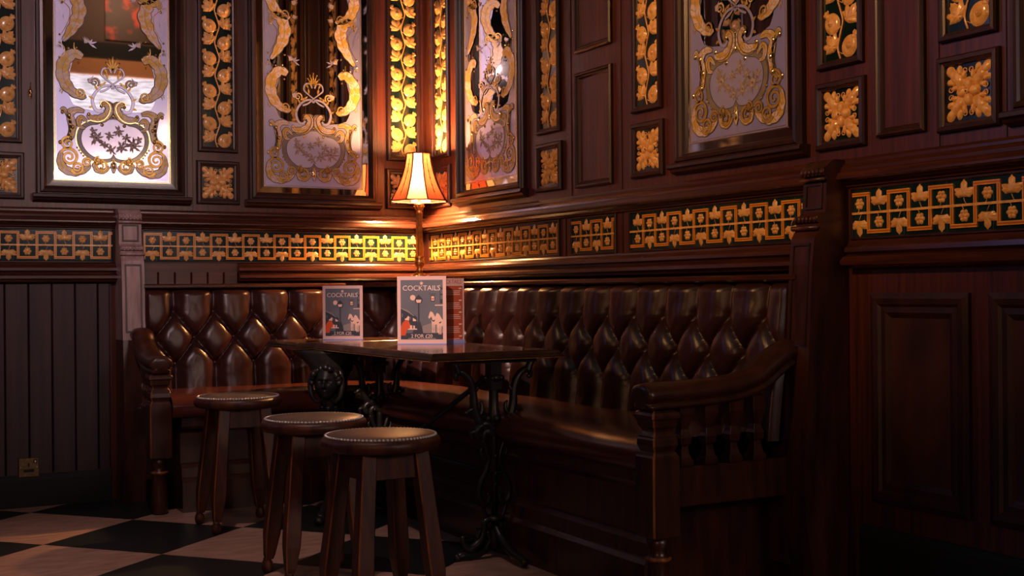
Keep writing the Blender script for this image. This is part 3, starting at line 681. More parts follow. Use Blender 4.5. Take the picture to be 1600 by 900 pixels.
# ------------------------------------------------------------------ the corner bench
BL = Vector((-.7, -.7, 0)); bench = empty('corner_bench', BL)
tag(bench, 'L-shaped buttoned oxblood leather pub bench with carved mahogany ends in the corner', 'bench')
def bp(name, mb, mats, rc=True, par=None):
    o = mb.build(name, mats, par or bench, BL if par is None else None)
    return recalc(o) if rc else o
Z2, DZ = .745, .119
def tuft(length, pitch, phase, D=.052):
    """returns depth(u,z): u along, z height"""
    def dep(u, z):
        v = (z-Z2)/DZ; a = (u-phase)/pitch
        # leather sags: shift the creases a little
        if abs(v) <= 1:
            s = abs(math.cos(PI/2*(2*a+v)))*abs(math.cos(PI/2*(2*a-v)))
            s = abs(math.sin(PI*(a+v/2)))*0+s
        else: s = abs(math.sin(PI*a))**2
        s = max(0, s)
        h = D*(1-(1-s)**2.2)**.43+.0035*noise.noise(Vector((u*11, z*11, 3)))+.0012*noise.noise(Vector((u*40, z*26, 7)))
        # buttons
        for zr, ph in ((Z2+DZ, 0), (Z2, .5), (Z2-DZ, 0)):
            d = ((a-ph) % 1.0); d = min(d, 1-d)*pitch; r = math.hypot(d, z-zr)
            h -= .012*math.exp(-(r/.016)**2)
            if z < zr and r < .07 and r > .004:
                an = math.atan2(d, zr-z); h += .0018*math.cos(an*9)*math.exp(-(r/.035)**2)
        return h
    return dep
def back_cushion(kind, u0, u1, pitch, phase):
    zb, zt = .485, .972; nu = int((u1-u0)/.0058); nz = 84; dep = tuft(u1-u0, pitch, phase)
    m = MB(); rows = []
    def base(z): return .135+.055*(zt-z)/(zt-zb)          # raked back
    for j in range(nz+1):
        z = zb+(zt-zb)*j/nz; row = []
        for i in range(nu+1):
            u = u0+(u1-u0)*i/nu; e = min(1, (zt-z)/.030); e = math.sqrt(max(0, 1-(1-e)**2)); e2 = min(1, (u-u0)/.02, (u1-u)/.02); e2 = math.sqrt(max(0, 1-(1-e2)**2)) if e2 > 0 else 0
            w = base(z)-.03+dep(u, z)*e*(.3+.7*e2)+.02*e
            row.append((u, -w, z) if kind == 'back' else (-w, -u, z))
        rows.append(row)
    m.loft(rows, 0, False, False, True)
    # solid back of the cushion
    def pt(u, w, z): return (u, -w, z) if kind == 'back' else (-w, -u, z)
    bb = MB(); bb.prism([(.0, zb), (base(zb)-.035, zb), (base(zt)-.035, zt), (.0, zt)], u0, u1, 'x') if False else None
    o = m.build('back_cushion', leather, bench, BL)
    if kind == 'right':
        o.data.flip_normals() if hasattr(o.data, 'flip_normals') else None
    # buttons
    bm = MB(); bm.ball((0, 0, 0), .0085, 12, 6, 0, None, (1, .6, 1) if kind == 'back' else (.6, 1, 1))
    proto = None
    for zr, ph in ((Z2+DZ, 0), (Z2, .5), (Z2-DZ, 0)):
        k = math.ceil((u0+.03-phase)/pitch-ph)
        while phase+(k+ph)*pitch < u1-.03:
            u = phase+(k+ph)*pitch; w = base(zr)-.03+.02-.004
            p = Vector(pt(u, w, zr))-BL
            if proto is None: proto = bm.build('button', leather, o); q = proto
            else: q = proto.copy(); col.objects.link(q); q.parent = o
            q.location = p; k += 1
    return o
back_cushion('back', -1.475, -.175, .186, -1.34+.186*7)
back_cushion('right', .175, 2.984, .1785, .912+.005)

# solid boards behind the cushions + cap rails
for kind, u0, u1 in (('back', -1.475, -.0), ('right', .0, 3.02)):
    m = MB()
    pr = [(.0, .10), (.15, .10), (.15, .485), (.085, .972), (.0, .972)]
    cap = [(.0, .972), (.150, .972), (.158, .978), (.158, .988), (.150, .994), (.02, .996), (.0, .996)]
    c = MB()
    if kind == 'back':
        m.prism([(-w, z) for w, z in pr], u0, u1, 'x'); c.prism([(-w, z) for w, z in cap], u0, u1, 'x')
    else:
        m.prism([(-w, z) for w, z in pr], -u1, -u0-.155, 'y'); c.prism([(-w, z) for w, z in cap], -u1, -u0-.158, 'y')
    bp('back_board', m, wood_bench); bp('cap_rail', c, wood_mould if kind == 'back' else wood_mould_y)
m = MB(); m.prism([(-.50, -.150), (-.150, -.50), (-.150, -.150)], .974, .9975, 'z'); bp('corner_shelf', m, wood_mould)

# seats
def seat(kind, u0, u1, depth, mit):
    prof = [(.14, .40), (.14, .50), (.20, .512), (.30, .520), (depth-.12, .518), (depth-.05, .510), (depth-.015, .492), (depth, .465), (depth-.004, .435), (depth-.02, .415), (depth-.05, .408)]
    p = smooth_path([(a, b_, 0) for a, b_ in prof], 4); m = MB(); rings = []
    n = 26
    for i in range(n+1):
        ring = []
        for w, z, _ in p:
            # mitre at the corner end
            a = u0; b_ = u1
            if mit == 'hi': b_ = -w
            if mit == 'lo': a = w
            u = a+(b_-a)*i/n
            dz = .004*math.sin(u*9)*math.sin(w*11)
            if z < .48: dz = 0
            ring.append((u, -w, z+dz) if kind == 'back' else (-w, -u, z+dz))
        rings.append(ring)
    m.loft(rings, 0, False, False, True); o = m.build('seat_cushion', leather_seat, bench, BL); return o
DL, DR = .575, .655
seat('back', -1.45, 0, DL, 'hi'); seat('right', 0, 2.965, DR, 'lo')
# seat boxes with moulded plinth
def seatbox(kind, u0, u1, d):
    pr = [(.02, .0), (d-.045, .0), (d-.045, .13), (d-.055, .145), (d-.06, .15), (d-.062, .19), (d-.075, .205), (d-.085, .21), (d-.085, .34), (d-.075, .35), (d-.06, .36), (d-.055, .372), (d-.055, .412), (.02, .412)]
    m = MB()
    if kind == 'back': m.prism([(-w, z) for w, z in pr], u0, u1, 'x')
    else: m.prism([(-w, z) for w, z in pr], -u1, -u0, 'y')
    return bp('seat_box', m, wood_bench)
seatbox('back', -1.40, -.05, DL); seatbox('right', .05, 2.86, DR)

# end pilasters (tall bench ends). side profile in (w, z), extruded by thickness
def bench_end(kind, ua, ub, mats):
    side = [(.0, .0), (.140, .0), (.155, .10), (.185, .28), (.188, .42), (.175, .60), (.165, .75), (.150, 1.02), (.140, 1.10), (.120, 1.13), (.120, 1.145), (.128, 1.150), (.128, 1.165), (.105, 1.172), (.095, 1.18), (.088, 1.285), (.100, 1.291), (.100, 1.312), (.088, 1.320), (.07, 1.334), (.055, 1.340), (.03, 1.340), (.0, 1.338)]
    m = MB()
    lo = [p for p in side if p[1] < .7 and p[0] > 0]; lo = [(0, 0)]+lo+[(.166, .74), (0, .74)]; up = [(0, .74), (.166, .74)]+[p for p in side if p[1] > .745]
    if kind == 'back': m.prism([(-w, z) for w, z in lo], ua, ub, 'x', 1); m.prism([(-w, z) for w, z in up], ua, ub, 'x', 0)
    else: m.prism([(-w, z) for w, z in lo], -ub, -ua, 'y', 1); m.prism([(-w, z) for w, z in up], -ub, -ua, 'y', 0)
    o = bp('bench_end', m, [mats, wood_bench])
    # carved beads and sunk panels on the front edge
    loc = BL; uc = (ua+ub)/2; hw = (ub-ua)/2
    q = MB()
    def P3(u, w, z): return (u, -w, z) if kind == 'back' else (-w, -u, z)
    for zz, w in ((1.301, .100), (1.158, .128)):
        for i in range(6):
            u = ua+(ub-ua)*(i+.5)/6
            q.tube([P3(u, w-.004, zz-.010), P3(u, w+.003, zz), P3(u, w-.004, zz+.010)], [.004, .0075, .004], 6)
    q.tube([P3(ua-.006, .130, 1.132), P3(ub+.006, .130, 1.132)], .008, 8); q.tube([P3(ua-.004, .100, 1.279), P3(ub+.004, .100, 1.279)], .006, 8)
    bp('carved_bead', q, mats, False)
    q = MB()
    for z0, z1, w0, w1 in ((1.19, 1.268, .0955, .0885), (.775, 1.085, .166, .143)):
        i = .020; rail = .007
        def qd(a, b_, z_a, z_b, o1, o2):
            wa = w0+(w1-w0)*(z_a-z0)/(z1-z0); wb = w0+(w1-w0)*(z_b-z0)/(z1-z0)
            c = [P3(a, wa+o1, z_a), P3(b_, wa+o1, z_a), P3(b_, wb+o1, z_b), P3(a, wb+o1, z_b)]; d = [P3(a, wa+o2, z_a), P3(b_, wa+o2, z_a), P3(b_, wb+o2, z_b), P3(a, wb+o2, z_b)]
            q.loft([c, d], 0, True, True)
        qd(ua+i-rail, ua+i, z0, z1, -.004, .005); qd(ub-i, ub-i+rail, z0, z1, -.004, .005); qd(ua+i, ub-i, z0, z0+rail, -.004, .005); qd(ua+i, ub-i, z1-rail, z1, -.004, .005)
    bp('panel_bead', q, wood_frame)
    return o
bench_end('back', -1.573, -1.472, wood_pale); bench_end('right', 2.985, 3.086, wood_bench)

def arm(kind, uc, dpost, hu, flip):
    """uc: centre along the wall; dpost: distance of the post centre from the wall; hu: half width along the wall"""
    def T(u, w, z): return (u, -w, z) if kind == 'back' else (-w, -u, z)
    # post
    m = MB(); prof = [(.036, .606), (.046, .600), (.050, .592), (.050, .584), (.044, .578), (.041, .560), (.034, .552), (.032, .545), (.037, .538), (.040, .532), (.040, .528), (.043, .522), (.044, .505), (.038, .492), (.037, .488), (.041, .484), (.043, .478), (.047, .472), (.0475, .440), (.0475, .248), (.044, .243), (.030, .243)][::-1]
    x, y, _ = T(uc, dpost, 0)
    m.sqlathe(prof, (x, y), 0, None, .10, 1)
    bp('arm_post', m, [wood_bench, wood_worn], False)
    m = MB(); m.lathe([(.026, 0), (.034, .01), (.036, .06), (.034, .10), (.030, .165), (.034, .172), (.037, .178), (.034, .186), (.029, .192), (.028, .205), (.033, .215), (.034, .244)], (x, y, 0), 22); bp('turned_foot', m, wood_bench, False)
    m = MB(); m.lathe([(.0345, .174), (.0375, .177), (.0385, .180), (.0375, .183), (.0345, .186)], (x, y, 0), 22, cap=False); bp('foot_ring', m, wood_worn, False)
    # lower rail
    m = MB(); a = T(uc-.020, .14, .322); b_ = T(uc+.020, dpost-.04, .437); m.box(a, b_, bev=.003); bp('arm_rail', m, wood_bench)
    # hand rail swept: section = rounded top over a fillet
    path = [(dpost+.062, .640), (dpost+.03, .644), (dpost-.06, .646), (dpost-.18, .650), (dpost-.28, .660), (dpost-.36, .684), (dpost-.42, .722), (.175, .752), (.150, .758)] if kind != 'back' else \
           [(dpost+.062, .640), (dpost+.03, .644), (dpost-.05, .646), (dpost-.12, .652), (dpost-.20, .672), (dpost-.28, .715), (.19, .752), (.160, .758)]
    p = smooth_path([(w, z, 0) for w, z in path], 6); rings = []
    sec = [(-.040, -.036), (-.046, -.030), (-.046, -.024), (-.038, -.020), (-.038, -.016), (-.052, -.008), (-.056, .006), (-.050, .022), (-.034, .034), (-.012, .039), (.012, .039), (.034, .034), (.050, .022), (.056, .006), (.052, -.008), (.038, -.016), (.038, -.020), (.046, -.024), (.046, -.030), (.040, -.036)]
    for i, (w, z, _) in enumerate(p):
        k = 1.0
        if i < 5: k = (.55, .80, .92, .98, 1.0)[i]
        a = p[max(0, i-1)]; b2 = p[min(len(p)-1, i+1)]; dw, dz = b2[0]-a[0], b2[1]-a[1]; q = math.hypot(dw, dz); nw, nz = -dz/q, dw/q
        if nz < 0: nw, nz = -nw, -nz
        rings.append([T(uc+su*k*.92, w+nw*sv*k, z+nz*sv*k) for su, sv in sec])
    m = MB(); m.loft(rings, 0, True, True, True); bp('hand_rail', m, wood_bench)
    # balusters
    for i in range(4):
        w = .24+(dpost-.04-.24)*(i+.55)/4.1
        m = MB(); x, y, _ = T(uc, w, 0)
        pr = [(.022, .436), (.024, .442), (.024, .452), (.018, .462), (.013, .480), (.012, .494), (.018, .502), (.020, .520), (.016, .530), (.013, .545), (.020, .572), (.024, .590), (.024, .632)]
        m.sqlathe(pr, (x, y), 0, None, .08); bp('baluster', m, wood_bench, False)
arm('back', -1.492, .50, .05, 1); arm('right', 2.985, .648, .05, -1)

# ------------------------------------------------------------------ table lamp
lamp = empty('table_lamp', LAMP+Vector((0, 0, -.0015))); tag(lamp, 'brass column lamp with a cream and red bell shade in the corner', 'lamp')
m = MB(); m.lathe([(.045, 0), (.050, .006), (.046, .014), (.036, .018), (.030, .026), (.034, .032), (.026, .040), (.016, .046)], (0, 0, 0), 24)
for k in range(4):
    a = PI/4+PI/2*k; m.ball((.042*math.cos(a), .042*math.sin(a), .018), .016, 10, 6)
m.build('lamp_base', brass, lamp)
m = MB(); m.lathe([(.016, .046), (.018, .060), (.013, .066), (.020, .078), (.026, .090), (.026, .104), (.022, .110), (.025, .114), (.025, .122), (.017, .128)], (0, 0, 0), 20)
m.sqlathe([(.0155, .126), (.0125, .34)], (0, 0), 0, None, .25); m.lathe([(.012, .336), (.017, .342), (.013, .348), (.015, .365), (.024, .378), (.026, .384), (.014, .388), (.006, .40), (.006, .492)], (0, 0, 0), 20)
for k in range(8):
    a = TAU*k/8; m.tube([(.014*math.cos(a), .014*math.sin(a), .356), (.022*math.cos(a), .022*math.sin(a), .372), (.029*math.cos(a), .029*math.sin(a), .374)], [.004, .004, .002], 5)
    m.tube([(.020*math.cos(a), .020*math.sin(a), .084), (.028*math.cos(a), .028*math.sin(a), .106)], [.004, .003], 5)
m.build('column', brass, lamp)
for zb_ in (0, .125):  # upper bulb is added to throw light on the wall above the shade
    m = MB(); m.lathe([(.008, .435), (.010, .438), (.012, .452), (.018, .465), (.023, .482), (.020, .499), (.009, .508), (.001, .510)], (0, 0, zb_), 16); m.build('bulb', bulb_mat, lamp)
# shade: square bell with cut corners
m = MB(); rings = []; NZ = 14; ribs = []
rot0 = R(-28.9-0)
def oct_ring(r, z, cut=.40):
    a = r; c = r*cut
    pts = [(-c, -a), (c, -a), (a, -c), (a, c), (c, a), (-c, a), (-a, c), (-a, -c)]
    return [(x*math.cos(rot0)-y*math.sin(rot0), x*math.sin(rot0)+y*math.cos(rot0), z) for x, y in pts]
for i in range(NZ+1):
    t_ = i/NZ; r = .132-.074*(1-(1-t_)**1.9); r = .058+(.132-.058)*(1-t_)**1.75; rings.append(oct_ring(r, .400+.235*t_))
m.loft(rings, 0, True, False, False)
for k in range(len(m.m)):
    if k % 8 in (1, 3, 5, 7): m.m[k] = 1
shd = m.build('shade', [shade_mat, shade_red], lamp)
dark = plain('shade_braid', (.035, .008, .005), .7)
q = MB()
for j in range(8): q.tube([(x*1.01, y*1.01, z) for x, y, z in [rg[j] for rg in rings]], .0034, 6)
for rg, w in ((rings[0], .0032), (rings[-1], .0032)):
    q.tube([(x*1.01, y*1.01, z) for x, y, z in rg+[rg[0]]], w, 5)
for j in (1, 3, 5, 7):   # black stencilled sprig on each red corner panel
    mid = [tuple((Vector(rg[j])+Vector(rg[(j+1) % 8]))*.5*1.012) for rg in rings]
    q.tube(mid[1:-2], .0018, 4)
    for i in range(2, NZ-2, 2):
        c = Vector(mid[i]); e = (Vector(rings[i][(j+1) % 8])-Vector(rings[i][j])).normalized()
        for s in (-1, 1): q.tube([tuple(c), tuple(c+e*s*.009+Vector((0, 0, .010)))], [.0024, .0006], 4)
q.build('braid_trim', dark, shd)

# ------------------------------------------------------------------ stools
def make_stool():
    t = empty('bar_stool', (0, 0, 0))
    m = MB(); m.lathe([(.10, .488), (.160, .488), (.170, .492), (.1765, .502), (.1765, .514), (.172, .522), (.164, .526), (.02, .526)], (0, 0, 0), 48); m.build('seat', [wood_stool], t)
    m = MB(); m.lathe([(.163, .524), (.163, .529), (.155, .533), (.11, .538), (.05, .540), (.001, .541)], (0, 0, 0), 48, cap=False); m.build('leather_pad', leather_stool, t)
    m = MB()
    for i in range(86): a = TAU*i/86; m.ball((.1615*math.cos(a), .1615*math.sin(a), .5295),   .0050, 7, 5, 0, None, (1, 1, .8))
    m.build('nail_trim', nail, t)
    def legpos(sx, sy, z):
        r = .128-(.128-.082)*min(1, z/.50); return sx*r, sy*r
    for sx, sy in ((-1, -1), (1, -1), (1, 1), (-1, 1)):
        m = MB(); rings = []
        for z, h in ((.046, .013), (.060, .0165), (.13, .0245), (.17, .0255), (.30, .0235), (.49, .0225)):
            x, y = legpos(sx, sy, z); c = h*.16
            rings.append([(x-h, y-h+c, z), (x-h+c, y-h, z), (x+h-c, y-h, z), (x+h, y-h+c, z), (x+h, y+h-c, z), (x+h-c, y+h, z), (x-h+c, y+h, z), (x-h, y+h-c, z)])
        m.loft(rings, 0, True, True)
        for i in range(len(rings)-1): m.m[i*8] = 1
        x, y = legpos(sx, sy, .0); m.lathe([(.010, 0), (.017, .006), (.020, .020), (.018, .034), (.0135, .043), (.015, .048)], (x, y, 0), 14)
        m.build('leg', [wood_stool, wood_worn], t)
    for k in range(4):
        M = Matrix.Rotation(PI/2*k, 4, 'Z'); m = MB(); m.box((-.072, -.093, .408), (.072, -.075, .489), 0, M, .002); m.build('apron', wood_stool, t)
    return t
s0 = make_stool()
for i, (x, y, rz, lb) in enumerate(((-1.273, -.940, 0, 'wooden pub stool with nailed leather seat, farthest back near the left bench arm'),
                                    (-1.305, -1.938, R(-2), 'wooden pub stool with nailed leather seat, middle one of the three'),
                                    (-1.302, -2.506, R(3), 'wooden pub stool with nailed leather seat, nearest the camera'))):
    o = s0 if i == 0 else copy_tree(s0); o.location = (x, y, 0); o.rotation_euler = (0, 0, rz); tag(o, lb, 'stool', 'leather topped pub stools')

# ------------------------------------------------------------------ tables
TZ = .735
def top_slab(t, x0, x1, y0, y1, cx, cy, edge, cut=0.0, name='table_top'):
    def ring(d, z):
        c = cut+d*.0
        if cut: return [(x0+d+c, y0+d, z), (x1-d-c, y0+d, z), (x1-d, y0+d+c, z), (x1-d, y1-d-c, z), (x1-d-c, y1-d, z), (x0+d+c, y1-d, z), (x0+d, y1-d-c, z), (x0+d, y0+d+c, z)]
        return [(x0+d, y0+d, z), (x1-d, y0+d, z), (x1-d, y1-d, z), (x0+d, y1-d, z)]
    m = MB(); rs = [ring(.012, -.030), ring(.0, -.028), ring(-.001, -.022), ring(.003, -.018), ring(.006, -.010), ring(.013, -.003), ring(.020, 0)]
    rs = [[(x-cx, y-cy, TZ+z) for x, y, z in r] for r in rs]; m.loft(rs, 1, True, True)
    m.m[-1] = 0
    m.build(name, [wood_table, edge], t)
    m = MB(); rs = [ring(-.0025, -.0292), ring(-.0035, -.0275), ring(-.0025, -.0258)]; rs = [[(x-cx, y-cy, TZ+z) for x, y, z in r] for r in rs]; m.loft(rs, 0, True, False); m.build('edge_strip', brass, t)
edge_mat = mixed('dark_table_edge', (.012, .008, .007), (.045, .022, .016), (20, 20, 20), .28, .3, .7, coat=.3)
tx, ty = -.655, -1.455
tab = empty('pub_table', (tx, ty, 0)); tag(tab, 'long pub table with ornate black cast iron supports, carrying the larger menus', 'table')
top_slab(tab, -.925, -.392, -2.052, -.872, tx, ty, edge_mat)
def iron_support(y, name='iron_support'):
    o = empty(name, (0, 0, 0)) if False else None
    m = MB()
    m.box((-.17, y-.016, .692), (.17, y+.016, .7045)); m.box((-.022, y-.30 if False else y-.022, .60), (.022, y+.022, .705))
    m.lathe([(.016, .62), (.030, .630), (.034, .640), (.030, .650), (.018, .656)], (0, y, 0), 14)
    m.lathe([(.020, .47), (.026, .50), (.018, .53), (.016, .60), (.018, .62)], (0, y, 0), 14)
    for k in range(6): a = TAU*k/6; m.ball((.034*math.cos(a), y+.028*math.sin(a), .640), .010, 8, 5); m.ball((.032*math.cos(a+.4), y+.028*math.sin(a+.4), .497), .013, 8, 5)
    for s in (-1, 1):
        P = lambda L_: smooth_path([(s*a, y, b_) for a, b_ in L_], 6)
        def tb(L_, r): p = P(L_); m.tube(p, lerpw(r, len(p)), 8)
        # upper arms
        tb([(.030, .460), (.060, .490), (.078, .540), (.082, .590), (.098, .640), (.130, .665), (.150, .655), (.148, .640), (.138, .642)], [.013, .016, .016, .014, .014, .012, .010, .008, .005])
        tb([(.140, .66), (.150, .685), (.160, .70)], [.014, .014, .012])
        tb([(.080, .535), (.098, .528), (.108, .520), (.116, .524)], [.010, .009, .007, .005]); tb([(.070, .505), (.050, .520), (.048, .545), (.056, .556)], [.010, .010, .007, .004])
        tb([(.085, .59), (.068, .600), (.064, .612)], [.010, .007, .004])
        # knot leaves
        tb([(.0, .455), (.030, .478), (.055, .470), (.070, .450), (.060, .432), (.050, .440)], [.016, .017, .015, .012, .009, .006])
        tb([(.0, .440), (.030, .452), (.042, .428), (.030, .410)], [.016, .015, .012, .008])
        tb([(.058, .440), (.080, .452), (.092, .446), (.088, .430)], [.011, .011, .009, .005])
        # lyre body
        tb([(.045, .420), (.030, .385), (.022, .350), (.035, .305), (.056, .265), (.062, .225), (.048, .195), (.026, .198), (.020, .218), (.030, .230)], [.010, .009, .008, .009, .010, .011, .012, .011, .009, .006])
        tb([(.048, .285), (.034, .300), (.018, .296), (.014, .282)], [.008, .008, .007, .005]); tb([(.024, .352), (.046, .362), (.052, .385), (.044, .392)], [.007, .007, .006, .004])
        tb([(.050, .20), (.040, .165), (.026, .135)], [.006, .007, .009])
        # feet
        tb([(.012, .140), (.040, .128), (.044, .100), (.060, .062), (.095, .040), (.120, .052), (.128, .078), (.112, .084)], [.013, .013, .013, .016, .017, .013, .010, .006])
        tb([(.030, .095), (.020, .060), (.045, .028), (.090, .018), (.130, .020), (.150, .014)], [.012, .013, .015, .016, .015, .010])
        tb([(.070, .075), (.060, .100), (.072, .112)], [.009, .008, .004]); m.ball((s*.150, y, .014), .014, 10, 6)
        # feet cross the other way
        tb2 = smooth_path([(0, y, .12), (0, y+s*.05, .075), (0, y+s*.13, .04), (0, y+s*.19, .028), (0, y+s*.22, .016)], 5); m.tube(tb2, lerpw([.014, .015, .016, .015, .014], len(tb2)), 8)
    m.lathe([(.012, .14), (.013, .42), (.012, .47)], (0, y, 0), 12)
    m.lathe([(.016, .128), (.032, .134), (.034, .140), (.030, .147), (.014, .152)], (0, y, 0), 14); m.lathe([(.010, .03), (.022, .045), (.026, .07), (.018, .10), (.014, .13)], (0, y, 0), 12)
    for zz in (.30, .26, .36): m.ball((0, y-.012, zz), .009, 8, 5)
    return m.build(name, iron, tab)
iron_support(-.545); iron_support(.505)
m = MB(); m.tube([(0, .49, .22), (0, -.53, .655)], .010, 8); m.build('tie_rod', iron, tab)
m = MB(); m.tube([(0, -.53, .30), (0, .49, .30)], .008, 8); m.build('stretcher', iron, tab)

# second table: tripod with face legs behind the first
ux, uy = -.750, -.740
tb_ = empty('pub_table', (ux, uy, 0)); tag(tb_, 'small dark table behind the long one, its cast iron leg bearing a face', 'table')
top_slab(tb_, -.998, -.400, -.868, -.440, ux, uy, edge_mat)
def face_leg(ang):
    m = MB(); d = Vector((math.cos(ang), math.sin(ang), 0)); Mx = Matrix.Rotation(ang+PI/2, 4, 'Z')   # local -Y points outwards
    def pp(L_): return smooth_path([(0, -a, b_) for a, b_ in L_], 6)
    p = pp([(.04, .64), (.12, .685), (.20, .675), (.245, .62), (.255, .55), (.225, .47), (.170, .39), (.135, .29), (.150, .18), (.230, .09), (.330, .038), (.420, .022)])
    m.tube(p, lerpw([.020, .030, .040, .046, .044, .036, .028, .023, .020, .020, .022, .018], len(p)), 12, 0, Mx)
    # head at the knee
    fr_ = []
    for z, hx, hy, yy in ((.7045, .150, .060, -.235), (.690, .140, .058, -.235), (.665, .105, .054, -.238), (.640, .082, .050, -.240), (.60, .066, .044, -.240), (.54, .056, .040, -.238), (.49, .036, .032, -.228)):
        fr_.append([(hx*math.cos(TAU*j/24)*(1+.07*math.cos(TAU*j/24*8)), yy+hy*math.sin(TAU*j/24)*(1+.07*math.cos(TAU*j/24*8)), z) for j in range(24)])
    m.loft(fr_, 0, True, True, True, Mx)
    C0 = Vector((0, -.272, .570)); H = 0.062; n, k = 110, 80; vs = []; fs = []
    for i in range(k+1):
        ph = PI*i/k
        for j in range(n):
            a = TAU*j/n; x, y, z = math.sin(ph)*math.sin(a), -math.sin(ph)*math.cos(a), math.cos(ph)
            r = 1.0; X, Y, Z = x*.80, y*.88, z*1.22
            fx, fz = X, Z; front = max(0, -y)
            g = lambda cx, cz, sx, sz: math.exp(-((fx-cx)/sx)**2-((fz-cz)/sz)**2)
            Y -= front*(.30*g(0, -.12, .11, .22)+.16*g(0, -.26, .17, .10)+.10*g(0, .34, .6, .16)+.12*g(0, -.55, .20, .06)+.09*g(0, -.66, .18, .06)+.20*g(0, -.95, .28, .16)+.08*g(.38, -.25, .2, .25)+.08*g(-.38, -.25, .2, .25))
            Y += front*(.20*g(.27, .10, .17, .10)+.20*g(-.27, .10, .17, .10)+.06*g(0, -.605, .2, .025))
            if Z < -.3: X *= 1-.28*(-Z-.3)
            vs.append((X*H, Y*H+C0.y, Z*H+C0.z))
    for i in range(k):
        for j in range(n): q = (j+1) % n; fs.append((i*n+j, i*n+q, (i+1)*n+q, (i+1)*n+j))
    hd = MB(); hd.add(vs, fs, 0, True, Mx)
    hr = MB(); rnd = random.Random(9)
    for i in range(30):
        a = PI*(i/29)-PI/2; e = PI/2*.2+.55*rnd.random(); rr = 1.02
        x, z = math.sin(a)*.95, math.cos(a)*1.12; hr.ball((x*H, C0.y-.014-.030*rnd.random(), C0.z+z*H*.92), .012+.005*rnd.random(), 8, 5, 0, Mx)
    for s in (-1, 1):
        for (L_, r) in (([(s*.056, -.275, .620), (s*.068, -.285, .570), (s*.060, -.290, .515), (s*.038, -.285, .490), (s*.020, -.272, .500)], [.010, .012, .011, .008, .005]),
                        ([(s*.020, -.25, .640), (s*.062, -.245, .665), (s*.100, -.235, .690), (s*.115, -.23, .70)], [.012, .014, .013, .010]),
                        ([(s*.030, -.245, .470), (s*.028, -.22, .430), (s*.010, -.19, .40)], [.010, .010, .006])):
            q = smooth_path(L_, 5); hr.tube(q, lerpw(r, len(q)), 8, 0, Mx)
    for i, (z, yy) in enumerate(((.46, -.232), (.44, -.222), (.42, -.21))): hr.ball((0, yy-.02, z), .014-.002*i, 8, 5, 0, Mx)
    m.ball((0, -.425, .018), .024, 12, 8, 0, Mx, (1, 1.3, .75))
    l = m.build('leg', iron, tb_); hd.build('face_mask', iron, l); hr.build('curled_hair', iron, l)
face_leg(math.atan2(-.41, -.27))
m = MB(); m.lathe([(.11, 0), (.115, .008), (.10, .018), (.06, .030), (.040, .055), (.030, .09), (.038, .11), (.030, .13), (.024, .20), (.026, .40), (.036, .46), (.028, .50), (.030, .57)], (0, 0, 0), 20); m.build('column', iron, tb_)
m = MB(); m.lathe([(.05, .60), (.06, .64), (.10, .69), (.16, .7045)], (0, 0, 0), 18); m.lathe([(.001, .56), (.03, .57), (.05, .60)], (0, 0, 0), 18); m.build('hub', iron, tb_)

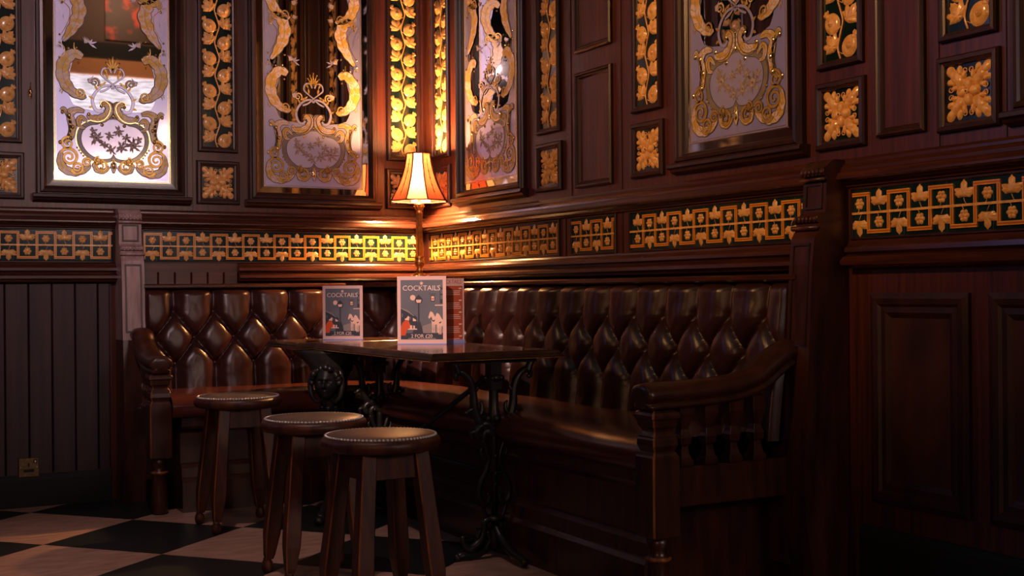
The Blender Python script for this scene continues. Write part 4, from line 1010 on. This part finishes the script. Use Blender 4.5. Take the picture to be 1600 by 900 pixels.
# ------------------------------------------------------------------ menu cards
def text(body, size, w, x, z, mat, parent, name='lettering', align='CENTER', sx=1.0):
    c = bpy.data.curves.new('tmp', 'FONT'); c.body = body; c.size = size; c.align_x = align; c.resolution_u = 3
    o = bpy.data.objects.new('tmp', c); col.objects.link(o); dg = bpy.context.evaluated_depsgraph_get(); me = bpy.data.meshes.new_from_object(o.evaluated_get(dg))
    bpy.data.objects.remove(o); me.transform(Matrix.Translation((x, -w, z)) @ Matrix.Rotation(PI/2, 4, 'X') @ Matrix.Diagonal((sx, 1, 1, 1))); me.materials.clear(); me.materials.append(mat)
    q = bpy.data.objects.new(name, me); col.objects.link(q); q.parent = parent; return q
def menu_card(p0, p1, h, label):
    a, b_ = Vector((*p0, 0)), Vector((*p1, 0)); W_ = (b_-a).length; t = empty('menu_card', ((a.x+b_.x)/2, (a.y+b_.y)/2, TZ), math.atan2(b_.y-a.y, b_.x-a.x))
    m = MB(); m.box((-W_/2, -.0015, 0), (W_/2, .0015, h)); m.build('card', paper, t)
    s = W_  # scale: design in units of width; height = h
    A_ = lambda u, v: (u*W_, v*h)     # u -.5...5, v 0..1
    pn = MB(); x0, x1, y0, y1 = -.43, .43, .072, .945
    def rect(mb, u0, u1, v0, v1, w, mi=0): q0, q1 = A_(u0, v0), A_(u1, v1); mb.add([(q0[0], -w, q0[1]), (q1[0], -w, q0[1]), (q1[0], -w, q1[1]), (q0[0], -w, q1[1])], [(0, 1, 2, 3)], mi)
    def pol(mb, pts, w, mi=0): mb.add([(A_(*p)[0], -w, A_(*p)[1]) for p in pts], [tuple(range(len(pts)))], mi)
    rect(pn, x0, x1, y0, y1, .0018)
    pn.build('printed_panel', print_blue, t)
    ar = MB(); mats = [print_dark, print_mid, print_cream, print_orange, print_blue]
    rect(ar, x0, x1, y0, .165, .0021, 0)                                                # foot band
    pol(ar, [(-.02, .165), (.43, .165), (.43, .285), (.20, .315), (.02, .27)], .0021, 1)  # lit street
    pol(ar, [(x0, .40), (x0, .55), (-.28, .50), (-.13, .42), (-.13, .28), (x0, .28)], .0021, 0)   # terraced houses
    pol(ar, [(x0, .545), (x0, .525), (-.28, .47), (-.13, .395), (-.13, .41), (-.28, .50)], .0023, 1)
    for k in range(5): rect(ar, -.41+.055*k, -.385+.055*k, .40-.012*k, .455-.016*k, .0023, 4)
    pol(ar, [(.43, .90), (.36, .84), (.30, .84), (.30, .86), (.36, .865)], .0022, 1); rect(ar, .37, .43, .60, .83, .0021, 0)
    rect(ar, .385, .43, .66, .72, .0024, 4); rect(ar, .385, .43, .74, .80, .0024, 4); rect(ar, .27, .43, .565, .58, .0024, 2)
    rect(ar, .15, .30, .735, .742, .0024, 0); rect(ar, .185, .27, .625, .72, .0024, 0); rect(ar, .198, .257, .64, .705, .0026, 2); rect(ar, .205, .25, .655, .675, .0028, 3)   # hanging sign
    rect(ar, -.075, -.045, .12, .66, .0024, 0)                                         # lamp post
    pol(ar, [(-.12, .60), (0, .60), (.02, .665), (-.06, .73), (-.14, .665)], .0026, 0); pol(ar, [(-.10, .61), (-.02, .61), (-.005, .655), (-.115, .655)], .0028, 2)
    pol(ar, [(-.11, .115), (.04, .115), (.01, .24), (-.03, .33), (-.09, .33), (-.10, .24)], .0025, 0)
    pol(ar, [(-.18+.055*math.cos(TAU*k/18), .685+.055*W_/h*math.sin(TAU*k/18)) for k in range(18)], .0026, 2)       # moon
    pol(ar, [(.045*(1 if k % 2 else .45)*math.cos(TAU*k/16)+.0, .895+.045*(1 if k % 2 else .45)*W_/h*math.sin(TAU*k/16)) for k in range(16)], .0024, 2)   # sunburst
    # seated pair at a table
    pol(ar, [(x0, .13), (x0, .24), (-.40, .31), (-.34, .355), (-.27, .345), (-.22, .27), (-.20, .235), (-.30, .225), (-.33, .13)], .0028, 3)
    pol(ar, [(-.345, .36), (-.26, .35), (-.25, .40), (-.28, .425), (-.335, .42)], .0030, 2); pol(ar, [(-.36, .38), (-.32, .38), (-.28, .415), (-.25, .43), (-.30, .45), (-.355, .44)], .0031, 0)
    pol(ar, [(-.18, .34), (-.12, .34), (-.11, .38), (-.14, .40), (-.18, .39)], .0030, 2); pol(ar, [(-.18, .39), (-.09, .35), (-.10, .40), (-.14, .425), (-.18, .41)], .0031, 0)
    pol(ar, [(-.20, .13), (-.06, .13), (-.04, .26), (-.10, .345), (-.17, .33), (-.16, .24)], .0027, 0)
    pol(ar, [(-.30, .215), (-.09, .215), (-.10, .232), (-.26, .232)], .0032, 2); rect(ar, -.24, -.20, .232, .28, .0032, 2); rect(ar, -.17, -.14, .232, .275, .0032, 2)
    # two horses
    for dx, dv, q_ in ((.13, -.025, .0004), (0, 0, .0)):
        H_ = lambda pts: [(a_+dx, b2+dv) for a_, b2 in pts]; w_ = .0033-q_
        pol(ar, H_([(.185, .485), (.165, .465), (.135, .400), (.148, .372), (.175, .388), (.198, .412), (.196, .350), (.208, .305), (.25, .288), (.33, .292), (.365, .33), (.352, .385), (.28, .398), (.252, .432), (.225, .468), (.205, .475)]), w_, 2)
        for lx, lz in ((.205, .31), (.240, .30), (.310, .30), (.338, .31)): pol(ar, H_([(lx, lz), (lx+.030, lz), (lx+.022, .215), (lx+.030, .172), (lx+.006, .172), (lx+.006, .215)]), w_, 2)
        pol(ar, H_([(.192, .392), (.205, .345), (.245, .328), (.272, .350), (.262, .365), (.242, .348), (.215, .362), (.205, .398)]), w_+.0003, 0)
    for f in range(len(ar.f)): pass
    xm = x1*W_; ar.v = [(min(max(x, -xm), xm), y, z) for x, y, z in ar.v]
    ar.build('printed_picture', mats, t)
    text('COCKTAILS', .142*W_, .0040, 0, .790*h, print_white, t, 'title_lettering', sx=1.02)
    text('2 FOR £20', .098*W_, .0040, 0, .098*h, print_white, t, 'offer_lettering')
    m = MB(); rect(m, -.28, .28, .083, .087, .0026); m.build('rule_line', print_white, t)
    m = MB(); m.box((-W_/2, -.004, 0), (W_/2, .018, .004)); m.build('stand_foot', acrylic, t)
    return tag(t, label, 'menu', 'menus on the tables')
def nd(a, b_): return a
menu_card((-.786, -.612), (-.640, -.728), .244, 'smaller cocktails menu with a street picture, farther left')
menu_card((-.704, -1.263), (-.545, -1.392), .277, 'larger cocktails menu with a street picture, at the front edge')
# rust red list menu behind it
a, b_ = Vector((-.562, -1.333, 0)), Vector((-.405, -1.270, 0)); W_ = (b_-a).length; h = .268
t = empty('menu_card', ((a.x+b_.x)/2, (a.y+b_.y)/2, TZ), math.atan2(b_.y-a.y, b_.x-a.x))
m = MB(); m.box((-W_/2, -.0015, 0), (W_/2, .0015, h)); m.build('card', paper, t)
m = MB(); m.box((-W_*.44, -.0022, .05*h), (W_*.44, -.0016, .885*h)); m.build('printed_panel', print_rust, t)
text('COCKTAILS', .150*W_, .0026, .0, .918*h, print_rust, t, 'title_lettering')
m = MB(); rnd = random.Random(3)
for g_ in range(5):
    v = .835-.185*g_; m.box((W_*.30, -.0027, v*h), (W_*.40, -.0023, (v+.018)*h))
    for k in range(3 if g_ % 2 == 0 else 4): v2 = v-.035-.028*k; m.box((-W_*.38, -.0027, v2*h), (W_*(.38-.09*rnd.random()), -.0023, (v2+.009)*h))
m.build('printed_lines', print_white, t)
m = MB(); m.box((-W_/2, -.004, 0), (W_/2, .018, .012)); m.build('stand_foot', acrylic, t)
tag(t, 'rust-red cocktails list menu half hidden behind the larger picture menu', 'menu')

# ------------------------------------------------------------------ things behind the camera that the mirrors show
m = MB(); m.box((.10, -9.155, 3.96), (1.3, -9.13, 4.85)); o = m.build('painting', mixed('red_flower_painting', (.10, .06, .045), (.70, .09, .04), (4, 4, 4), .5, .52, .60)); tag(o, 'dark painting with red flowers high on the far wall seen in the left mirror', 'painting')
gl = plain('opal_globe_glow', (1, .8, .6), .4, em=(1, .62, .34), ems=90)
g0 = None
for i, (px, pz) in enumerate(GLOBES):
    if g0 is None:
        g0 = empty('globe_lamp', (0, 0, 0)); m = MB(); m.ball((0, 0, 0), .07, 16, 10); m.build('opal_globe', gl, g0)
        m = MB(); m.tube([(0, -.12, -.10), (0, -.03, -.12), (0, 0, -.068)], .010, 8); m.lathe([(.03, -.075), (.035, -.06), (.02, -.055)], (0, 0, 0), 14); m.build('bracket', brass, g0); o = g0
    else: o = copy_tree(g0)
    o.location = (px, -9.03, pz); tag(o, 'glowing opal globe lamp on the far wall, '+('second from the left of the five', 'second from the right of the five', 'rightmost and highest of the five', 'leftmost of the five', 'lowest, in the middle of the five')[i], 'lamp', 'globe lamps on the far wall')
